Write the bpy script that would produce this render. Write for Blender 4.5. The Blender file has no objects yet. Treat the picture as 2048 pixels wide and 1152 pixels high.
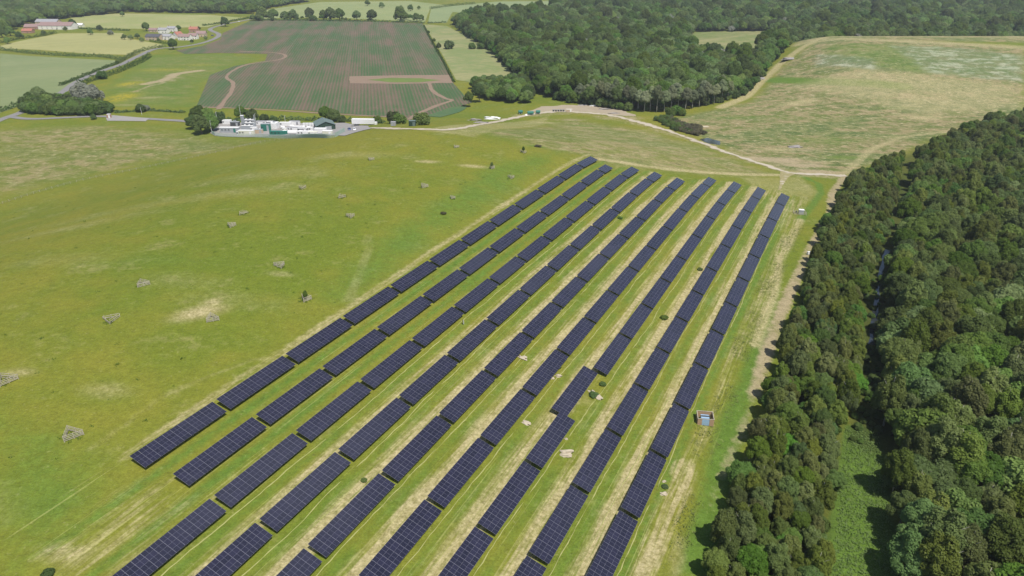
import bpy, bmesh, math, random
import numpy as np
from mathutils import Vector, Matrix, Euler
from mathutils.geometry import delaunay_2d_cdt

random.seed(7)
RNG = np.random.default_rng(7)
SC = bpy.context.scene
COL = SC.collection
R = math.radians

# ------------------------------------------------------------------ camera
H = 124.0                                   # flying height over the low ground, m
FPX = 1400.0                                # focal length in pixels of a 2048 wide frame
PITCH = R(25.962)
cam_d = bpy.data.cameras.new('camera')
cam_d.sensor_width = 36.0
cam_d.lens = 36.0 * FPX / 2048.0
cam_d.clip_start = 1.0
cam_d.clip_end = 20000.0
cam = bpy.data.objects.new('camera', cam_d)
cam.location = (0, 0, H)
cam.rotation_euler = (R(90) - PITCH, 0, 0)
COL.objects.link(cam)
SC.camera = cam

# ------------------------------------------------------------------ sky, sun, exposure
SUN_AZ, SUN_EL = R(145), R(61)               # clockwise from the viewing direction
world = bpy.data.worlds.new('World')
SC.world = world
world.use_nodes = True
wn = world.node_tree
sky = wn.nodes.new('ShaderNodeTexSky')
sky.sky_type = 'NISHITA'
sky.sun_disc = False
sky.sun_elevation = SUN_EL
sky.sun_rotation = SUN_AZ
sky.air_density = 1.0
sky.dust_density = 1.2
sky.ozone_density = 1.0
wn.links.new(sky.outputs[0], wn.nodes['Background'].inputs[0])
wn.nodes['Background'].inputs[1].default_value = 0.10
sun_d = bpy.data.lights.new('sun', 'SUN')
sun_d.energy = 4.8
sun_d.angle = R(0.53)
sun_d.color = (1.0, 0.95, 0.86)
sun = bpy.data.objects.new('sun', sun_d)
sdir = Vector((math.sin(SUN_AZ) * math.cos(SUN_EL), math.cos(SUN_AZ) * math.cos(SUN_EL), math.sin(SUN_EL)))
sun.rotation_euler = (-sdir).to_track_quat('-Z', 'Y').to_euler()
sun.location = (200, 0, 300)
COL.objects.link(sun)
SC.view_settings.view_transform = 'Standard'
SC.view_settings.look = 'None'
SC.view_settings.exposure = 0.12
SC.view_settings.gamma = 1.0
SC.view_settings.use_curve_mapping = False
SC.render.engine = 'CYCLES'
SC.cycles.max_bounces = 6
SC.cycles.diffuse_bounces = 3
SC.cycles.glossy_bounces = 3
SC.cycles.transmission_bounces = 3
SC.cycles.transparent_max_bounces = 6

# ------------------------------------------------------------------ terrain
TH = R(26.774)                              # heading of the panel rows
CT, ST = math.cos(TH), math.sin(TH)

def S(t):
    t = np.clip(t, 0, 1)
    return t * t * (3 - 2 * t)

def terrain(x, y):
    x = np.asarray(x, float); y = np.asarray(y, float)
    pe = -(x * CT - y * ST) / H
    al = (x * ST + y * CT) / H
    z = (.0482 + .1985 * S((pe + .1439) / 1.7561)) * (1 - S((al - 2.4979) / 1.7766))
    z = z * (1 - S((pe - 1.75) / 1.6)) * H
    # landfill mound on the right
    m = S((y - 540) / 290) * (1 - S((y - 850) / 140)) * S((x - 215 - .06 * (y - 600)) / 150) * (1 - S((x - 900) / 200))
    z = z + 31.5 * m
    # stream bed between the tree belts
    return z

def tz(x, y):
    return float(terrain(x, y))

def at(px, py, zo=0.0):
    """world point on the terrain (raised by zo) seen at a photo pixel"""
    u = (px - 1024) / FPX; v = (576 - py) / FPX
    dx, dy, dz = u, math.cos(PITCH) + v * math.sin(PITCH), -math.sin(PITCH) + v * math.cos(PITCH)
    ts = np.geomspace(20, 9000, 900)
    zz = H + dz * ts - terrain(dx * ts, dy * ts) - zo
    i = int(np.argmax(zz < 0))
    lo, hi = ts[max(i - 1, 0)], ts[i]
    for _ in range(30):
        m = (lo + hi) / 2
        if H + dz * m < tz(dx * m, dy * m) + zo: hi = m
        else: lo = m
    return Vector((dx * hi, dy * hi, tz(dx * hi, dy * hi)))

def pa(pe, al):
    """row coordinates (across, along) -> world xy"""
    return pe * CT + al * ST, -pe * ST + al * CT

# ------------------------------------------------------------------ tagging helpers
def tag(o, label=None, cat=None, group=None, kind=None):
    if label: o['label'] = label
    if cat: o['category'] = cat
    if group: o['group'] = group
    if kind: o['kind'] = kind
    return o

def empty(name, loc, rz=0.0, parent=None):
    o = bpy.data.objects.new(name, None)
    o.empty_display_size = 0.5
    o.location = loc
    o.rotation_euler = (0, 0, rz)
    COL.objects.link(o)
    if parent: o.parent = parent
    return o

def link(name, me, parent=None, loc=None, rot=None, scale=None):
    o = bpy.data.objects.new(name, me)
    COL.objects.link(o)
    if parent: o.parent = parent
    if loc is not None: o.location = loc
    if rot is not None: o.rotation_euler = rot
    if scale is not None: o.scale = scale
    return o

def copy_tree(o, parent=None):
    c = o.copy(); COL.objects.link(c)
    if parent: c.parent = parent
    for ch in o.children: copy_tree(ch, c)
    return c

class MB:
    """collects boxes, tubes and faces into one mesh"""
    def __init__(self):
        self.v = []; self.f = []; self.m = []; self.uv = {}
    def face(self, pts, mat=0, uv=None):
        b = len(self.v); self.v += [tuple(p) for p in pts]
        self.f.append(tuple(range(b, b + len(pts)))); self.m.append(mat)
        if uv: self.uv[len(self.f) - 1] = uv
    def box(self, c, s, rz=0.0, mat=0, rx=0.0, ry=0.0, M=None):
        if M is None: M = Matrix.Translation(c) @ Euler((rx, ry, rz)).to_matrix().to_4x4()
        b = len(self.v)
        for k in range(8):
            p = M @ Vector(((k & 1) - .5, ((k >> 1) & 1) - .5, ((k >> 2) & 1) - .5)) if s is None else \
                M @ Vector((((k & 1) - .5) * s[0], (((k >> 1) & 1) - .5) * s[1], (((k >> 2) & 1) - .5) * s[2]))
            self.v.append(tuple(p))
        for q in ((0, 2, 3, 1), (4, 5, 7, 6), (0, 1, 5, 4), (2, 6, 7, 3), (0, 4, 6, 2), (1, 3, 7, 5)):
            self.f.append(tuple(b + i for i in q)); self.m.append(mat)
    def bar(self, a, b, w, h=None, mat=0):
        a = Vector(a); b = Vector(b); d = b - a
        M = Matrix.Translation((a + b) / 2) @ d.to_track_quat('X', 'Z').to_matrix().to_4x4()
        self.box(None, (d.length, w, h or w), M=M, mat=mat)
    def tube(self, pts, rads, n=7, mat=0, cap=True):
        rings = []
        for i, p in enumerate(pts):
            p = Vector(p)
            d = Vector(pts[min(i + 1, len(pts) - 1)]) - Vector(pts[max(i - 1, 0)])
            q = d.to_track_quat('Z', 'Y')
            b = len(self.v)
            for k in range(n):
                a = 2 * math.pi * k / n
                self.v.append(tuple(p + q @ Vector((math.cos(a) * rads[i], math.sin(a) * rads[i], 0))))
            rings.append(b)
        for i in range(len(rings) - 1):
            for k in range(n):
                k2 = (k + 1) % n
                self.f.append((rings[i] + k, rings[i] + k2, rings[i + 1] + k2, rings[i + 1] + k)); self.m.append(mat)
        if cap:
            self.f.append(tuple(rings[0] + k for k in reversed(range(n)))); self.m.append(mat)
            self.f.append(tuple(rings[-1] + k for k in range(n))); self.m.append(mat)
    def mesh(self, name, mats, smooth=False):
        me = bpy.data.meshes.new(name)
        me.from_pydata(self.v, [], self.f)
        for m in (mats if isinstance(mats, (list, tuple)) else [mats]): me.materials.append(m)
        me.polygons.foreach_set('material_index', self.m)
        if smooth: me.polygons.foreach_set('use_smooth', [True] * len(self.f))
        if self.uv:
            l = me.uv_layers.new(name='UVMap')
            for fi, uv in self.uv.items():
                for li, c in zip(me.polygons[fi].loop_indices, uv): l.data[li].uv = c
        me.update()
        return me
    def build(self, name, mats, parent=None, loc=None, rot=None, smooth=False):
        return link(name, self.mesh(name, mats, smooth), parent, loc, rot)

# ------------------------------------------------------------------ material helpers
class NT:
    def __init__(self, name):
        self.mat = bpy.data.materials.new(name)
        self.mat.use_nodes = True
        self.t = self.mat.node_tree
        self.bsdf = self.t.nodes['Principled BSDF']
        self.out = self.t.nodes['Material Output']
        self.bsdf.inputs['Roughness'].default_value = .85
        self.bsdf.inputs['Specular IOR Level'].default_value = .1
        self._obj = None
    def n(self, typ, **kw):
        nd = self.t.nodes.new(typ)
        for k, v in kw.items(): setattr(nd, k, v)
        return nd
    def L(self, a, b): self.t.links.new(a, b)
    def put(self, sock, v):
        if hasattr(v, 'is_output'): self.L(v, sock)
        elif isinstance(v, (tuple, list)) and len(v) == 3 and sock.type == 'RGBA': sock.default_value = (*v, 1)
        else: sock.default_value = v
    def obj(self):
        if self._obj is None: self._obj = self.n('ShaderNodeTexCoord').outputs['Object']
        return self._obj
    def attr(self, name):
        return self.n('ShaderNodeAttribute', attribute_name=name)
    def sep(self, v):
        s = self.n('ShaderNodeSeparateXYZ'); self.put(s.inputs[0], v); return s.outputs
    def sepc(self, v):
        s = self.n('ShaderNodeSeparateColor'); self.put(s.inputs[0], v); return s.outputs
    def mapping(self, vec, scale=(1, 1, 1), rz=0.0, loc=(0, 0, 0)):
        m = self.n('ShaderNodeMapping'); self.put(m.inputs[0], vec)
        m.inputs['Location'].default_value = loc
        m.inputs['Rotation'].default_value = (0, 0, rz)
        m.inputs['Scale'].default_value = scale
        return m.outputs[0]
    def noise(self, scale, detail=3, vec=None, rough=.55, color=False):
        nd = self.n('ShaderNodeTexNoise')
        self.put(nd.inputs['Vector'], vec if vec is not None else self.obj())
        nd.inputs['Scale'].default_value = scale
        nd.inputs['Detail'].default_value = detail
        nd.inputs['Roughness'].default_value = rough
        return nd.outputs[1 if color else 0]
    def math(self, op, a, b=0.0, c=0.0, clamp=False):
        m = self.n('ShaderNodeMath', operation=op, use_clamp=clamp)
        self.put(m.inputs[0], a); self.put(m.inputs[1], b)
        if op in ('MULTIPLY_ADD',): self.put(m.inputs[2], c)
        return m.outputs[0]
    def step(self, v, a, b):
        m = self.n('ShaderNodeMapRange', interpolation_type='SMOOTHSTEP')
        self.put(m.inputs[0], v); m.inputs[1].default_value = a; m.inputs[2].default_value = b
        return m.outputs[0]
    def lin(self, v, a, b, c, d):
        m = self.n('ShaderNodeMapRange'); self.put(m.inputs[0], v)
        for i, k in enumerate((a, b, c, d)): m.inputs[i + 1].default_value = k
        return m.outputs[0]
    def mix(self, f, a, b, mode='MIX'):
        m = self.n('ShaderNodeMix', data_type='RGBA', blend_type=mode)
        self.put(m.inputs[0], f); self.put(m.inputs[6], a); self.put(m.inputs[7], b)
        return m.outputs[2]
    def scale(self, col, v):
        c = self.n('ShaderNodeVectorMath', operation='SCALE')
        self.put(c.inputs[0], col); self.put(c.inputs[3], v)
        return c.outputs[0]
    def bump(self, h, strength=.5, dist=.2):
        b = self.n('ShaderNodeBump'); self.put(b.inputs['Height'], h)
        b.inputs['Strength'].default_value = strength; b.inputs['Distance'].default_value = dist
        self.L(b.outputs[0], self.bsdf.inputs['Normal'])
    def done(self, col=None, rough=None):
        if col is not None: self.put(self.bsdf.inputs['Base Color'], col)
        if rough is not None: self.put(self.bsdf.inputs['Roughness'], rough)
        return self.mat

def simple(name, col, rough=.7, var=.25, scale=.8, metal=0.0, spec=.3):
    """plain coating with a little dirt and fading"""
    t = NT(name)
    a = t.noise(scale, 4)
    b = t.noise(scale * 7, 2)
    f = t.math('MULTIPLY_ADD', t.math('ADD', a, b), var, 1 - var)
    t.bsdf.inputs['Metallic'].default_value = metal
    t.bsdf.inputs['Specular IOR Level'].default_value = spec
    return t.done(t.scale(t.mix(0.0, col, col), f), rough)

# ------------------------------------------------------------------ mask painting for the ground sheet
def grid_axis(parts):
    out = []
    for a, b, s in parts:
        n = max(1, int(round(abs(b - a) / s)))
        out += list(np.linspace(a, b, n, endpoint=False))
    return out

gx = grid_axis([(-300, 260, 2.0), (260, 620, 5.0)])
v, s = 620.0, 6.0
while v < 9000: gx.append(v); v += s; s *= 1.09
left = []
v, s = -300.0, 5.0
while v > -9000:
    v -= s
    left.append(v)
    if v < -650: s *= 1.09
gx = np.array(sorted(left) + gx)
gy = grid_axis([(-400, 60, 20.0), (60, 470, 2.0), (470, 900, 4.0)])
v, s = 900.0, 5.0
while v < 9500: gy.append(v); v += s; s *= 1.07
gy = np.array(gy)
GX, GY = np.meshgrid(gx, gy)
GXf, GYf = GX.ravel(), GY.ravel()
GZf = terrain(GXf, GYf)

LAY = {k: np.zeros(len(GXf)) for k in ('dry', 'lush', 'earth', 'solar', 'yellow', 'pale', 'rough', 'dark')}

def seg_dist(px, py, pts):
    d = np.full(len(px), 1e9)
    for (ax, ay), (bx, by) in zip(pts[:-1], pts[1:]):
        vx, vy = bx - ax, by - ay
        L2 = vx * vx + vy * vy + 1e-9
        t = np.clip(((px - ax) * vx + (py - ay) * vy) / L2, 0, 1)
        d = np.minimum(d, np.hypot(px - ax - t * vx, py - ay - t * vy))
    return d

def in_poly(px, py, pts):
    px = np.asarray(px); py = np.asarray(py)
    ins = np.zeros(len(px), bool)
    n = len(pts)
    for i in range(n):
        (ax, ay), (bx, by) = pts[i], pts[(i + 1) % n]
        c = ((ay > py) != (by > py))
        with np.errstate(divide='ignore', invalid='ignore'):
            xi = (bx - ax) * (py - ay) / (by - ay + 1e-12) + ax
        ins ^= c & (px < xi)
    return ins

def P2(pxs, zo=0.0): return [tuple(at(a, b, zo)[:2]) for a, b in pxs]

def blob(layer, px, py, rx, ry, k=1.0, rz=0.0):
    c = at(px, py)
    u = (GXf - c.x); w = (GYf - c.y)
    a = (u * math.cos(rz) + w * math.sin(rz)) / rx; b = (-u * math.sin(rz) + w * math.cos(rz)) / ry
    LAY[layer] = np.maximum(LAY[layer], k * np.exp(-(a * a + b * b)))

def line(layer, pxs, width, k=1.0, soft=1.5):
    d = seg_dist(GXf, GYf, P2(pxs))
    LAY[layer] = np.maximum(LAY[layer], k * (1 - S((d - width / 2) / soft)))

def poly(layer, pxs, feather=8.0, k=1.0, world_pts=None):
    pts = world_pts or P2(pxs)
    ins = in_poly(GXf, GYf, pts)
    d = seg_dist(GXf, GYf, pts + [pts[0]])
    sd = np.where(ins, d, -d)
    LAY[layer] = np.maximum(LAY[layer], k * S((sd + feather / 2) / feather))

# panel rows: (across position of the row centre, table gaps along the row, near -> far)
ROWS = [
 (-124.4, [68.7, 92.2, 115.7, 139.5, 163.2, 186.2, 207.7, 230.1, 252.4, 275.4, 299.1, 322.5, 343.5]),
 (-113.4, [70.2, 93.6, 117.3, 141.1, 165.1, 187.9, 209.9, 232.0, 254.3, 277.7, 300.4, 323.7, 336.2]),
 (-102.5, [47.4, 70.8, 94.9, 119.0, 142.8, 166.2, 189.5, 210.8, 233.4, 256.7, 280.6, 303.4, 327.3, 346.6]),
 (-91.0, [48.0, 71.4, 95.8, 119.8, 143.2, 166.6, 189.9, 212.2, 233.9, 257.7, 281.2, 306.6, 333.1, 349.5]),
 (-79.3, [48.6, 72.0, 96.2, 120.2, 143.7, 167.5, 190.0, 212.3, 235.4, 258.3, 281.4, 307.6, 330.2, 350.8]),
 (-67.0, [48.4, 71.8, 95.7, 119.4, 142.8, 166.2, 188.5, 210.8, 233.4, 256.4, 280.6, 306.3, 329.1, 353.3, 370.2]),
 (-54.4, [71.9, 95.5, 118.9, 140.6, 163.9, 187.1, 210.0, 233.1, 256.0, 281.8, 307.3, 330.1, 354.4, 374.3]),
 (-42.0, [71.3, 94.9, 118.1, 141.4, 164.6, 186.9, 209.5, 231.9, 254.7, 280.9, 304.9, 329.9, 354.4, 375.2]),
 (-29.8, [70.0, 93.6, 117.1, 140.1, 162.7, 185.9, 208.8, 231.0, 254.3, 279.1, 303.6, 327.5, 353.7, 373.8]),
]
gpe = GXf * CT - GYf * ST
gal = GXf * ST + GYf * CT
far_end = np.interp(gpe, [r[0] for r in ROWS], [r[1][-1] for r in ROWS])
field = S((gpe + 134) / 6) * (1 - S((gpe + 22) / 6)) * S((gal - 40) / 8) * (1 - S((gal - far_end - 4) / 8))
LAY['solar'] = field
line_tracks = [[(735, 470), (720, 540), (690, 600)], [(745, 472), (732, 542), (702, 602)], [(640, 700), (500, 720), (330, 790), (180, 900)]]
# cut grass between the rows: greener between the left rows, strawy between the right ones
rp = np.array([r[0] for r in ROWS])
for i in range(len(rp)):
    lo = rp[i]
    hi = rp[i + 1] if i + 1 < len(rp) else rp[i] + 10
    m = (gpe >= lo) & (gpe < hi)
    t = (gpe - lo) / (hi - lo)
    amt = [.35, .35, .85, 1.05, 1.0, 1.0, 1.05, .95, .4][i]
    wd = .12 if i < 2 else .20
    prof = np.exp(-((t - .70) / wd) ** 2) * amt + .2 * np.exp(-((t - .93) / .07) ** 2)
    LAY['dry'] = np.where(m, np.maximum(LAY['dry'], prof * field), LAY['dry'])
    LAY['lush'] = np.where(m, np.maximum(LAY['lush'], (1.0 - .45 * amt) * field * np.exp(-((t - .37) / .13) ** 2)), LAY['lush'])

# soft ground marks, found in the photo
line('dry', [(255, 915), (300, 880), (430, 790), (570, 700), (690, 620), (860, 505), (1030, 395), (1180, 308)], 1.2, .6, 1.5)
poly('dry', [(235, 985), (330, 975), (420, 1010), (330, 1090), (230, 1152), (90, 1152), (130, 1080)], 22, .40)
blob('dry', 130, 1105, 6, 3, .7)
blob('dry', 400, 625, 9, 4.2, .95, .6)
blob('dry', 425, 605, 4, 3, .8, .6)
blob('dry', 215, 780, 9, 4, .45)
blob('dry', 560, 548, 6, 2.5, .55)
blob('dry', 855, 323, 7, 3, .8); blob('dry', 945, 332, 8, 3, .85)
blob('dry', 250, 420, 60, 14, .3, .2); blob('dry', 430, 390, 60, 12, .35, .2); blob('dry', 120, 520, 30, 10, .3); blob('dry', 480, 600, 30, 9, .3)
blob('dry', 700, 310, 34, 10, .4); blob('dry', 520, 350, 50, 16, .35); blob('dry', 140, 455, 45, 10, .35, .3)
blob('dry', 360, 560, 26, 8, .3); blob('dry', 40, 745, 5, 2.5, .6)
poly('lush', [(0, 840), (120, 860), (220, 960), (180, 1080), (60, 1152), (0, 1152)], 25, .65)
poly('lush', [(620, 600), (760, 470), (980, 330), (1130, 300), (1090, 340), (880, 480), (700, 610)], 20, .6)
for tr in line_tracks: line('dry', tr, .4, .35, 1.6)
blob('lush', 910, 560, 25, 10, .5); blob('lush', 300, 520, 40, 8, .35)
# rough ground beyond the fence on the left and the far end of the hill
poly('rough', [(-40, 262), (200, 250), (420, 272), (520, 285), (300, 325), (-40, 400)], 45, .62)
poly('rough', [(960, 265), (1130, 235), (1300, 262), (1500, 330), (1570, 352), (1400, 348), (1230, 335), (1100, 300)], 30, .62)
poly('dry', [(1080, 240), (1300, 258), (1500, 330), (1560, 350), (1420, 350), (1240, 338), (1150, 290)], 24, .28)
line('dry', [(1200, 318), (1330, 338), (1560, 350)], 3, .75, 3)
blob('dry', 1080, 245, 16, 8, .75)
# mown turning head and verge right of the rows
poly('dry', [(1480, 355), (1600, 352), (1640, 385), (1600, 430), (1560, 470), (1530, 400)], 8, .45)
line('lush', [(1605, 352), (1638, 368), (1642, 385), (1625, 410), (1600, 440)], 2, .9, 2)
line('earth', [(1690, 352), (1665, 385), (1660, 430), (1630, 480), (1605, 530), (1578, 590), (1552, 650), (1530, 715), (1508, 790)], 1.9, .85, 3.0)
line('earth', [(1508, 790), (1490, 850), (1468, 900)], 1.2, .5, 2.5)
line('dry', [(1600, 440), (1560, 520), (1545, 590), (1510, 690)], 2.0, .7, 2.5)
line('earth', [(1488, 850), (1465, 900), (1440, 960), (1420, 1010)], 1.5, .5, 2)
poly('lush', [(1560, 560), (1500, 700), (1440, 840), (1400, 960), (1350, 1152), (1440, 1152), (1480, 900), (1540, 690)], 6, .95)
line('dry', [(1370, 930), (1365, 980), (1330, 1030), (1300, 1110), (1280, 1152)], 3.2, .8, 2)
line('dry', [(1360, 1080), (1350, 1152)], 1.5, .5, 2)
# mound and the waste ground before it
line('dry', [(1645, 76), (1600, 98), (1560, 128), (1520, 165), (1490, 195), (1440, 215)], 5, .8, 5)
blob('earth', 1580, 125, 14, 8, .6)
poly('rough', [(1330, 240), (1500, 205), (1560, 140), (1640, 78), (2048, 95), (2048, 225), (1890, 270), (1700, 345), (1560, 340)], 20, 1.0)
poly('dry', [(1560, 175), (1700, 135), (2048, 170), (2048, 218), (1850, 235), (1650, 190)], 40, .55)
line('dry', [(1600, 88), (1700, 78), (1850, 84), (2048, 95)], 10, .6, 12)
blob('dry', 1600, 205, 26, 9, .8, .5); blob('dry', 1560, 300, 20, 10, .6); blob('dry', 1850, 235, 24, 10, .7)
poly('lush', [(1640, 92), (1900, 95), (2048, 110), (2048, 160), (1850, 150), (1650, 130)], 16, .45)
poly('rough', None, 25, .9, [(325, 835), (420, 815), (1000, 760), (1000, 1000), (360, 960)])
poly('dry', None, 30, .45, [(335, 845), (1000, 800), (1000, 1000), (360, 960)])
poly('pale', [(1632, 110), (1748, 120), (1748, 138), (1632, 134)], 10, 1.0)
poly('pale', [(1780, 92), (1930, 96), (2048, 112), (2048, 165), (1860, 145)], 16, .8)
line('lush', [(1550, 160), (1620, 163), (1700, 165), (1800, 172)], 9, .95, 12)
blob('lush', 1640, 280, 40, 14, .5); blob('lush', 1480, 235, 30, 8, .5); blob('lush', 1800, 215, 30, 6, .4); blob('lush', 1660, 240, 30, 10, .35); blob('lush', 1560, 235, 26, 8, .4)
line('dark', [(1800, 360), (1795, 420), (1778, 500), (1760, 580), (1752, 680), (1750, 780), (1748, 880)], 9, .95, 4)  # grove's shadow over the stream gap, painted into the ground colour
line('dry', [(1690, 345), (1740, 300), (1800, 275), (1900, 262)], 3, .6, 3)
blob('lush', 1690, 315, 18, 6, .7); blob('lush', 1165, 252, 10, 4, .9); blob('lush', 1075, 293, 6, 2, .9)
line('earth', [(1040, 231), (1150, 224), (1270, 243), (1390, 281), (1500, 320), (1590, 347), (1690, 351)], 9, .55, 8)
blob('earth', 1545, 320, 34, 12, 1.0); blob('earth', 1640, 345, 22, 9, 1.1); blob('earth', 1600, 330, 22, 8, .9); blob('earth', 1250, 236, 30, 9, .75); blob('earth', 1480, 300, 26, 7, .6); blob('earth', 1600, 300, 18, 8, .6); blob('earth', 1130, 240, 30, 8, .6)
# scrubby corner by the crop field: buttercups, bare scrape
poly('lush', [(205, 175), (300, 110), (460, 105), (520, 118), (410, 165), (390, 215), (210, 215)], 14, .5)
poly('rough', [(215, 180), (300, 115), (440, 108), (500, 114), (400, 165), (385, 210), (230, 212)], 30, .5)
blob('earth', 345, 155, 16, 5, .8); blob('earth', 275, 183, 12, 5, .6); blob('earth', 390, 143, 14, 4, .8); blob('dry', 300, 195, 20, 8, .5); blob('dry', 250, 210, 18, 6, .5); blob('lush', 340, 190, 24, 12, .8)
blob('yellow', 240, 195, 12, 22, 1.0); blob('yellow', 260, 168, 10, 14, .9); blob('yellow', 330, 140, 30, 12, .45); blob('yellow', 400, 130, 20, 10, .3)
line('earth', [(290, 168), (330, 160), (350, 148), (400, 141)], 7, 1.0, 6)
line('earth', [(265, 184), (300, 172), (350, 160)], 3, .7, 4)
poly('dry', [(840, 262), (1000, 245), (1100, 230), (1090, 250), (950, 275)], 8, .5)
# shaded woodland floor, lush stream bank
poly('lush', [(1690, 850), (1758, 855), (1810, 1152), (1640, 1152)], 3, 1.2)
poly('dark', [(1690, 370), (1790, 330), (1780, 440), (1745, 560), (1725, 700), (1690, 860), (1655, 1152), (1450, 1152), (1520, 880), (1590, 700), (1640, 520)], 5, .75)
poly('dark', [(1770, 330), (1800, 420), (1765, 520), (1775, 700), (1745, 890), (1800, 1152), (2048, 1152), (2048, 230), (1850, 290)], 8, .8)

# ------------------------------------------------------------------ ground sheet
def make_ground():
    nx, ny = len(gx), len(gy)
    verts = np.stack([GXf, GYf, GZf], 1)
    idx = np.arange(nx * ny).reshape(ny, nx)
    quads = np.stack([idx[:-1, :-1], idx[:-1, 1:], idx[1:, 1:], idx[1:, :-1]], -1).reshape(-1, 4)
    me = bpy.data.meshes.new('ground')
    me.vertices.add(len(verts)); me.vertices.foreach_set('co', verts.ravel().astype(np.float32))
    me.loops.add(quads.size); me.loops.foreach_set('vertex_index', quads.ravel().astype(np.int32))
    me.polygons.add(len(quads))
    me.polygons.foreach_set('loop_start', np.arange(0, quads.size, 4, dtype=np.int32))
    me.update(calc_edges=True)
    me.polygons.foreach_set('use_smooth', [True] * len(quads))
    for nm, ks in (('mask_a', ('dry', 'lush', 'earth', 'solar')), ('mask_b', ('yellow', 'pale', 'rough', 'dark'))):
        a = me.attributes.new(nm, 'FLOAT_COLOR', 'POINT')
        a.data.foreach_set('color', np.stack([LAY[k] for k in ks], 1).astype(np.float32).ravel())
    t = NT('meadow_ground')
    A = t.attr('mask_a'); B = t.attr('mask_b')
    a = t.sepc(A.outputs['Color']); b = t.sepc(B.outputs['Color'])
    dry, lush, earth, solar = a[0], a[1], a[2], A.outputs['Alpha']
    yel, pale, rough, dark = b[0], b[1], b[2], B.outputs['Alpha']
    n1 = t.noise(.012, 4); n2 = t.noise(.07, 4); n3 = t.noise(.42, 4, rough=.65); n4 = t.noise(2.1, 3, rough=.7); n5 = t.noise(.9, 5, rough=.75)
    rowv = t.mapping(t.obj(), (1, 1, 1), rz=TH)                   # x across the rows, y along them
    st1 = t.noise(1.0, 4, t.mapping(rowv, (1.15, .05, 1)), rough=.6)
    st2 = t.noise(1.0, 3, t.mapping(rowv, (.42, .035, 1)))
    def near(x, k): return t.math('MULTIPLY', t.math('SUBTRACT', x, .5), k)
    col = t.mix(t.step(t.math('ADD', n1, near(n2, .6)), .30, .70), (.176, .177, .025), (.119, .157, .018))
    col = t.mix(t.math('MULTIPLY', t.step(t.math('ADD', n2, near(n3, .5)), .55, .8), .45), col, (.29, .25, .105))
    # rough mottled grassland
    ov = t.mapping(t.obj(), (.7, 1, 1))
    r1 = t.noise(.10, 6, ov, rough=.72)
    r2 = t.noise(.024, 5, t.mapping(t.obj(), (.45, 1, 1), loc=(40, 9, 0)), rough=.65)
    r3 = t.noise(.26, 5, t.mapping(t.obj(), (.8, 1, 1), loc=(7, 3, 0)), rough=.7)
    rc = t.mix(t.step(r1, .40, .58), (.122, .150, .042), (.255, .212, .108))
    rc = t.mix(t.math('MULTIPLY', t.step(r2, .47, .58), .85), rc, t.mix(t.step(r1, .4, .6), (.082, .122, .036), (.175, .195, .070)))
    rc = t.mix(t.math('MULTIPLY', t.step(r3, .55, .64), .75), rc, (.40, .35, .21))
    rc = t.mix(t.math('MULTIPLY', t.step(r3, .44, .36), .85), rc, (.062, .085, .026))
    col = t.mix(t.step(t.math('ADD', rough, t.math('MULTIPLY', rough, near(r1, 1.6))), .05, .95), col, rc)
    lf = t.step(t.math('ADD', lush, t.math('MULTIPLY', lush, t.math('ADD', near(n2, 1.2), near(n3, .9)))), .05, .95)
    col = t.mix(lf, col, t.mix(n3, (.070, .130, .018), (.118, .190, .030)))
    # dry cut grass, streaked along the rows inside the field
    k = t.math('ADD', t.math('MULTIPLY', solar, near(st1, 2.9)), t.math('MULTIPLY', solar, near(st2, 1.4)))
    k = t.math('ADD', k, t.math('ADD', near(n3, .45), near(n2, .7)))
    df = t.step(t.math('ADD', t.math('MULTIPLY', dry, 1.0), t.math('MULTIPLY', k, t.math('ADD', t.math('MULTIPLY', dry, .9), .25))), .10, .95)
    col = t.mix(t.math('MULTIPLY', df, .85), col, t.mix(t.step(n5, .3, .7), (.27, .235, .100), (.47, .40, .24)))
    thin = t.math('MULTIPLY', solar, t.step(t.noise(1.0, 2, t.mapping(rowv, (2.4, .03, 1))), .62, .7))
    col = t.mix(t.math('MULTIPLY', thin, .35), col, (.38, .37, .14))
    ef = t.step(t.math('ADD', earth, t.math('ADD', near(n3, .9), near(n2, .8))), .30, .95)
    col = t.mix(t.math('MULTIPLY', ef, .9), col, t.mix(n4, (.265, .21, .125), (.39, .325, .21)))
    yf = t.math('MULTIPLY', yel, t.step(t.math('ADD', n3, near(n2, .6)), .35, .6))
    col = t.mix(t.math('MULTIPLY', yf, .9), col, (.40, .31, .02))
    pf = t.math('MULTIPLY', pale, t.step(t.noise(.09, 6, t.mapping(t.obj(), (.5, 1, 1)), rough=.78), .50, .57))
    col = t.mix(t.math('MULTIPLY', pale, .5), col, (.115, .150, .085))
    col = t.mix(t.math('MULTIPLY', pf, .55), col, (.46, .47, .36))
    tus = t.step(t.noise(.55, 3, t.mapping(t.obj(), loc=(3, 11, 0)), rough=.6), .60, .70)
    col = t.mix(t.math('MULTIPLY', tus, .30), col, t.scale(col, .62))
    hd = t.step(t.noise(.75, 3, t.mapping(t.obj(), loc=(23, 5, 0)), rough=.65), .62, .72)
    col = t.mix(t.math('MULTIPLY', hd, .22), col, (.36, .33, .16))
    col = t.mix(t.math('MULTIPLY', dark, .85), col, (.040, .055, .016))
    val = t.math('ADD', t.math('MULTIPLY', n4, .75), t.math('ADD', t.math('MULTIPLY', n3, .45), t.math('MULTIPLY', n5, .8)))
    col = t.scale(col, t.math('ADD', val, .02))
    t.bump(t.math('ADD', n4, t.math('MULTIPLY', n3, 1.5)), .7, .35)
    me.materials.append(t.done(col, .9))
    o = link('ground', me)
    tag(o, 'grassy hill and fields falling away to the woods', 'ground', kind='structure')
make_ground()

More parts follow.
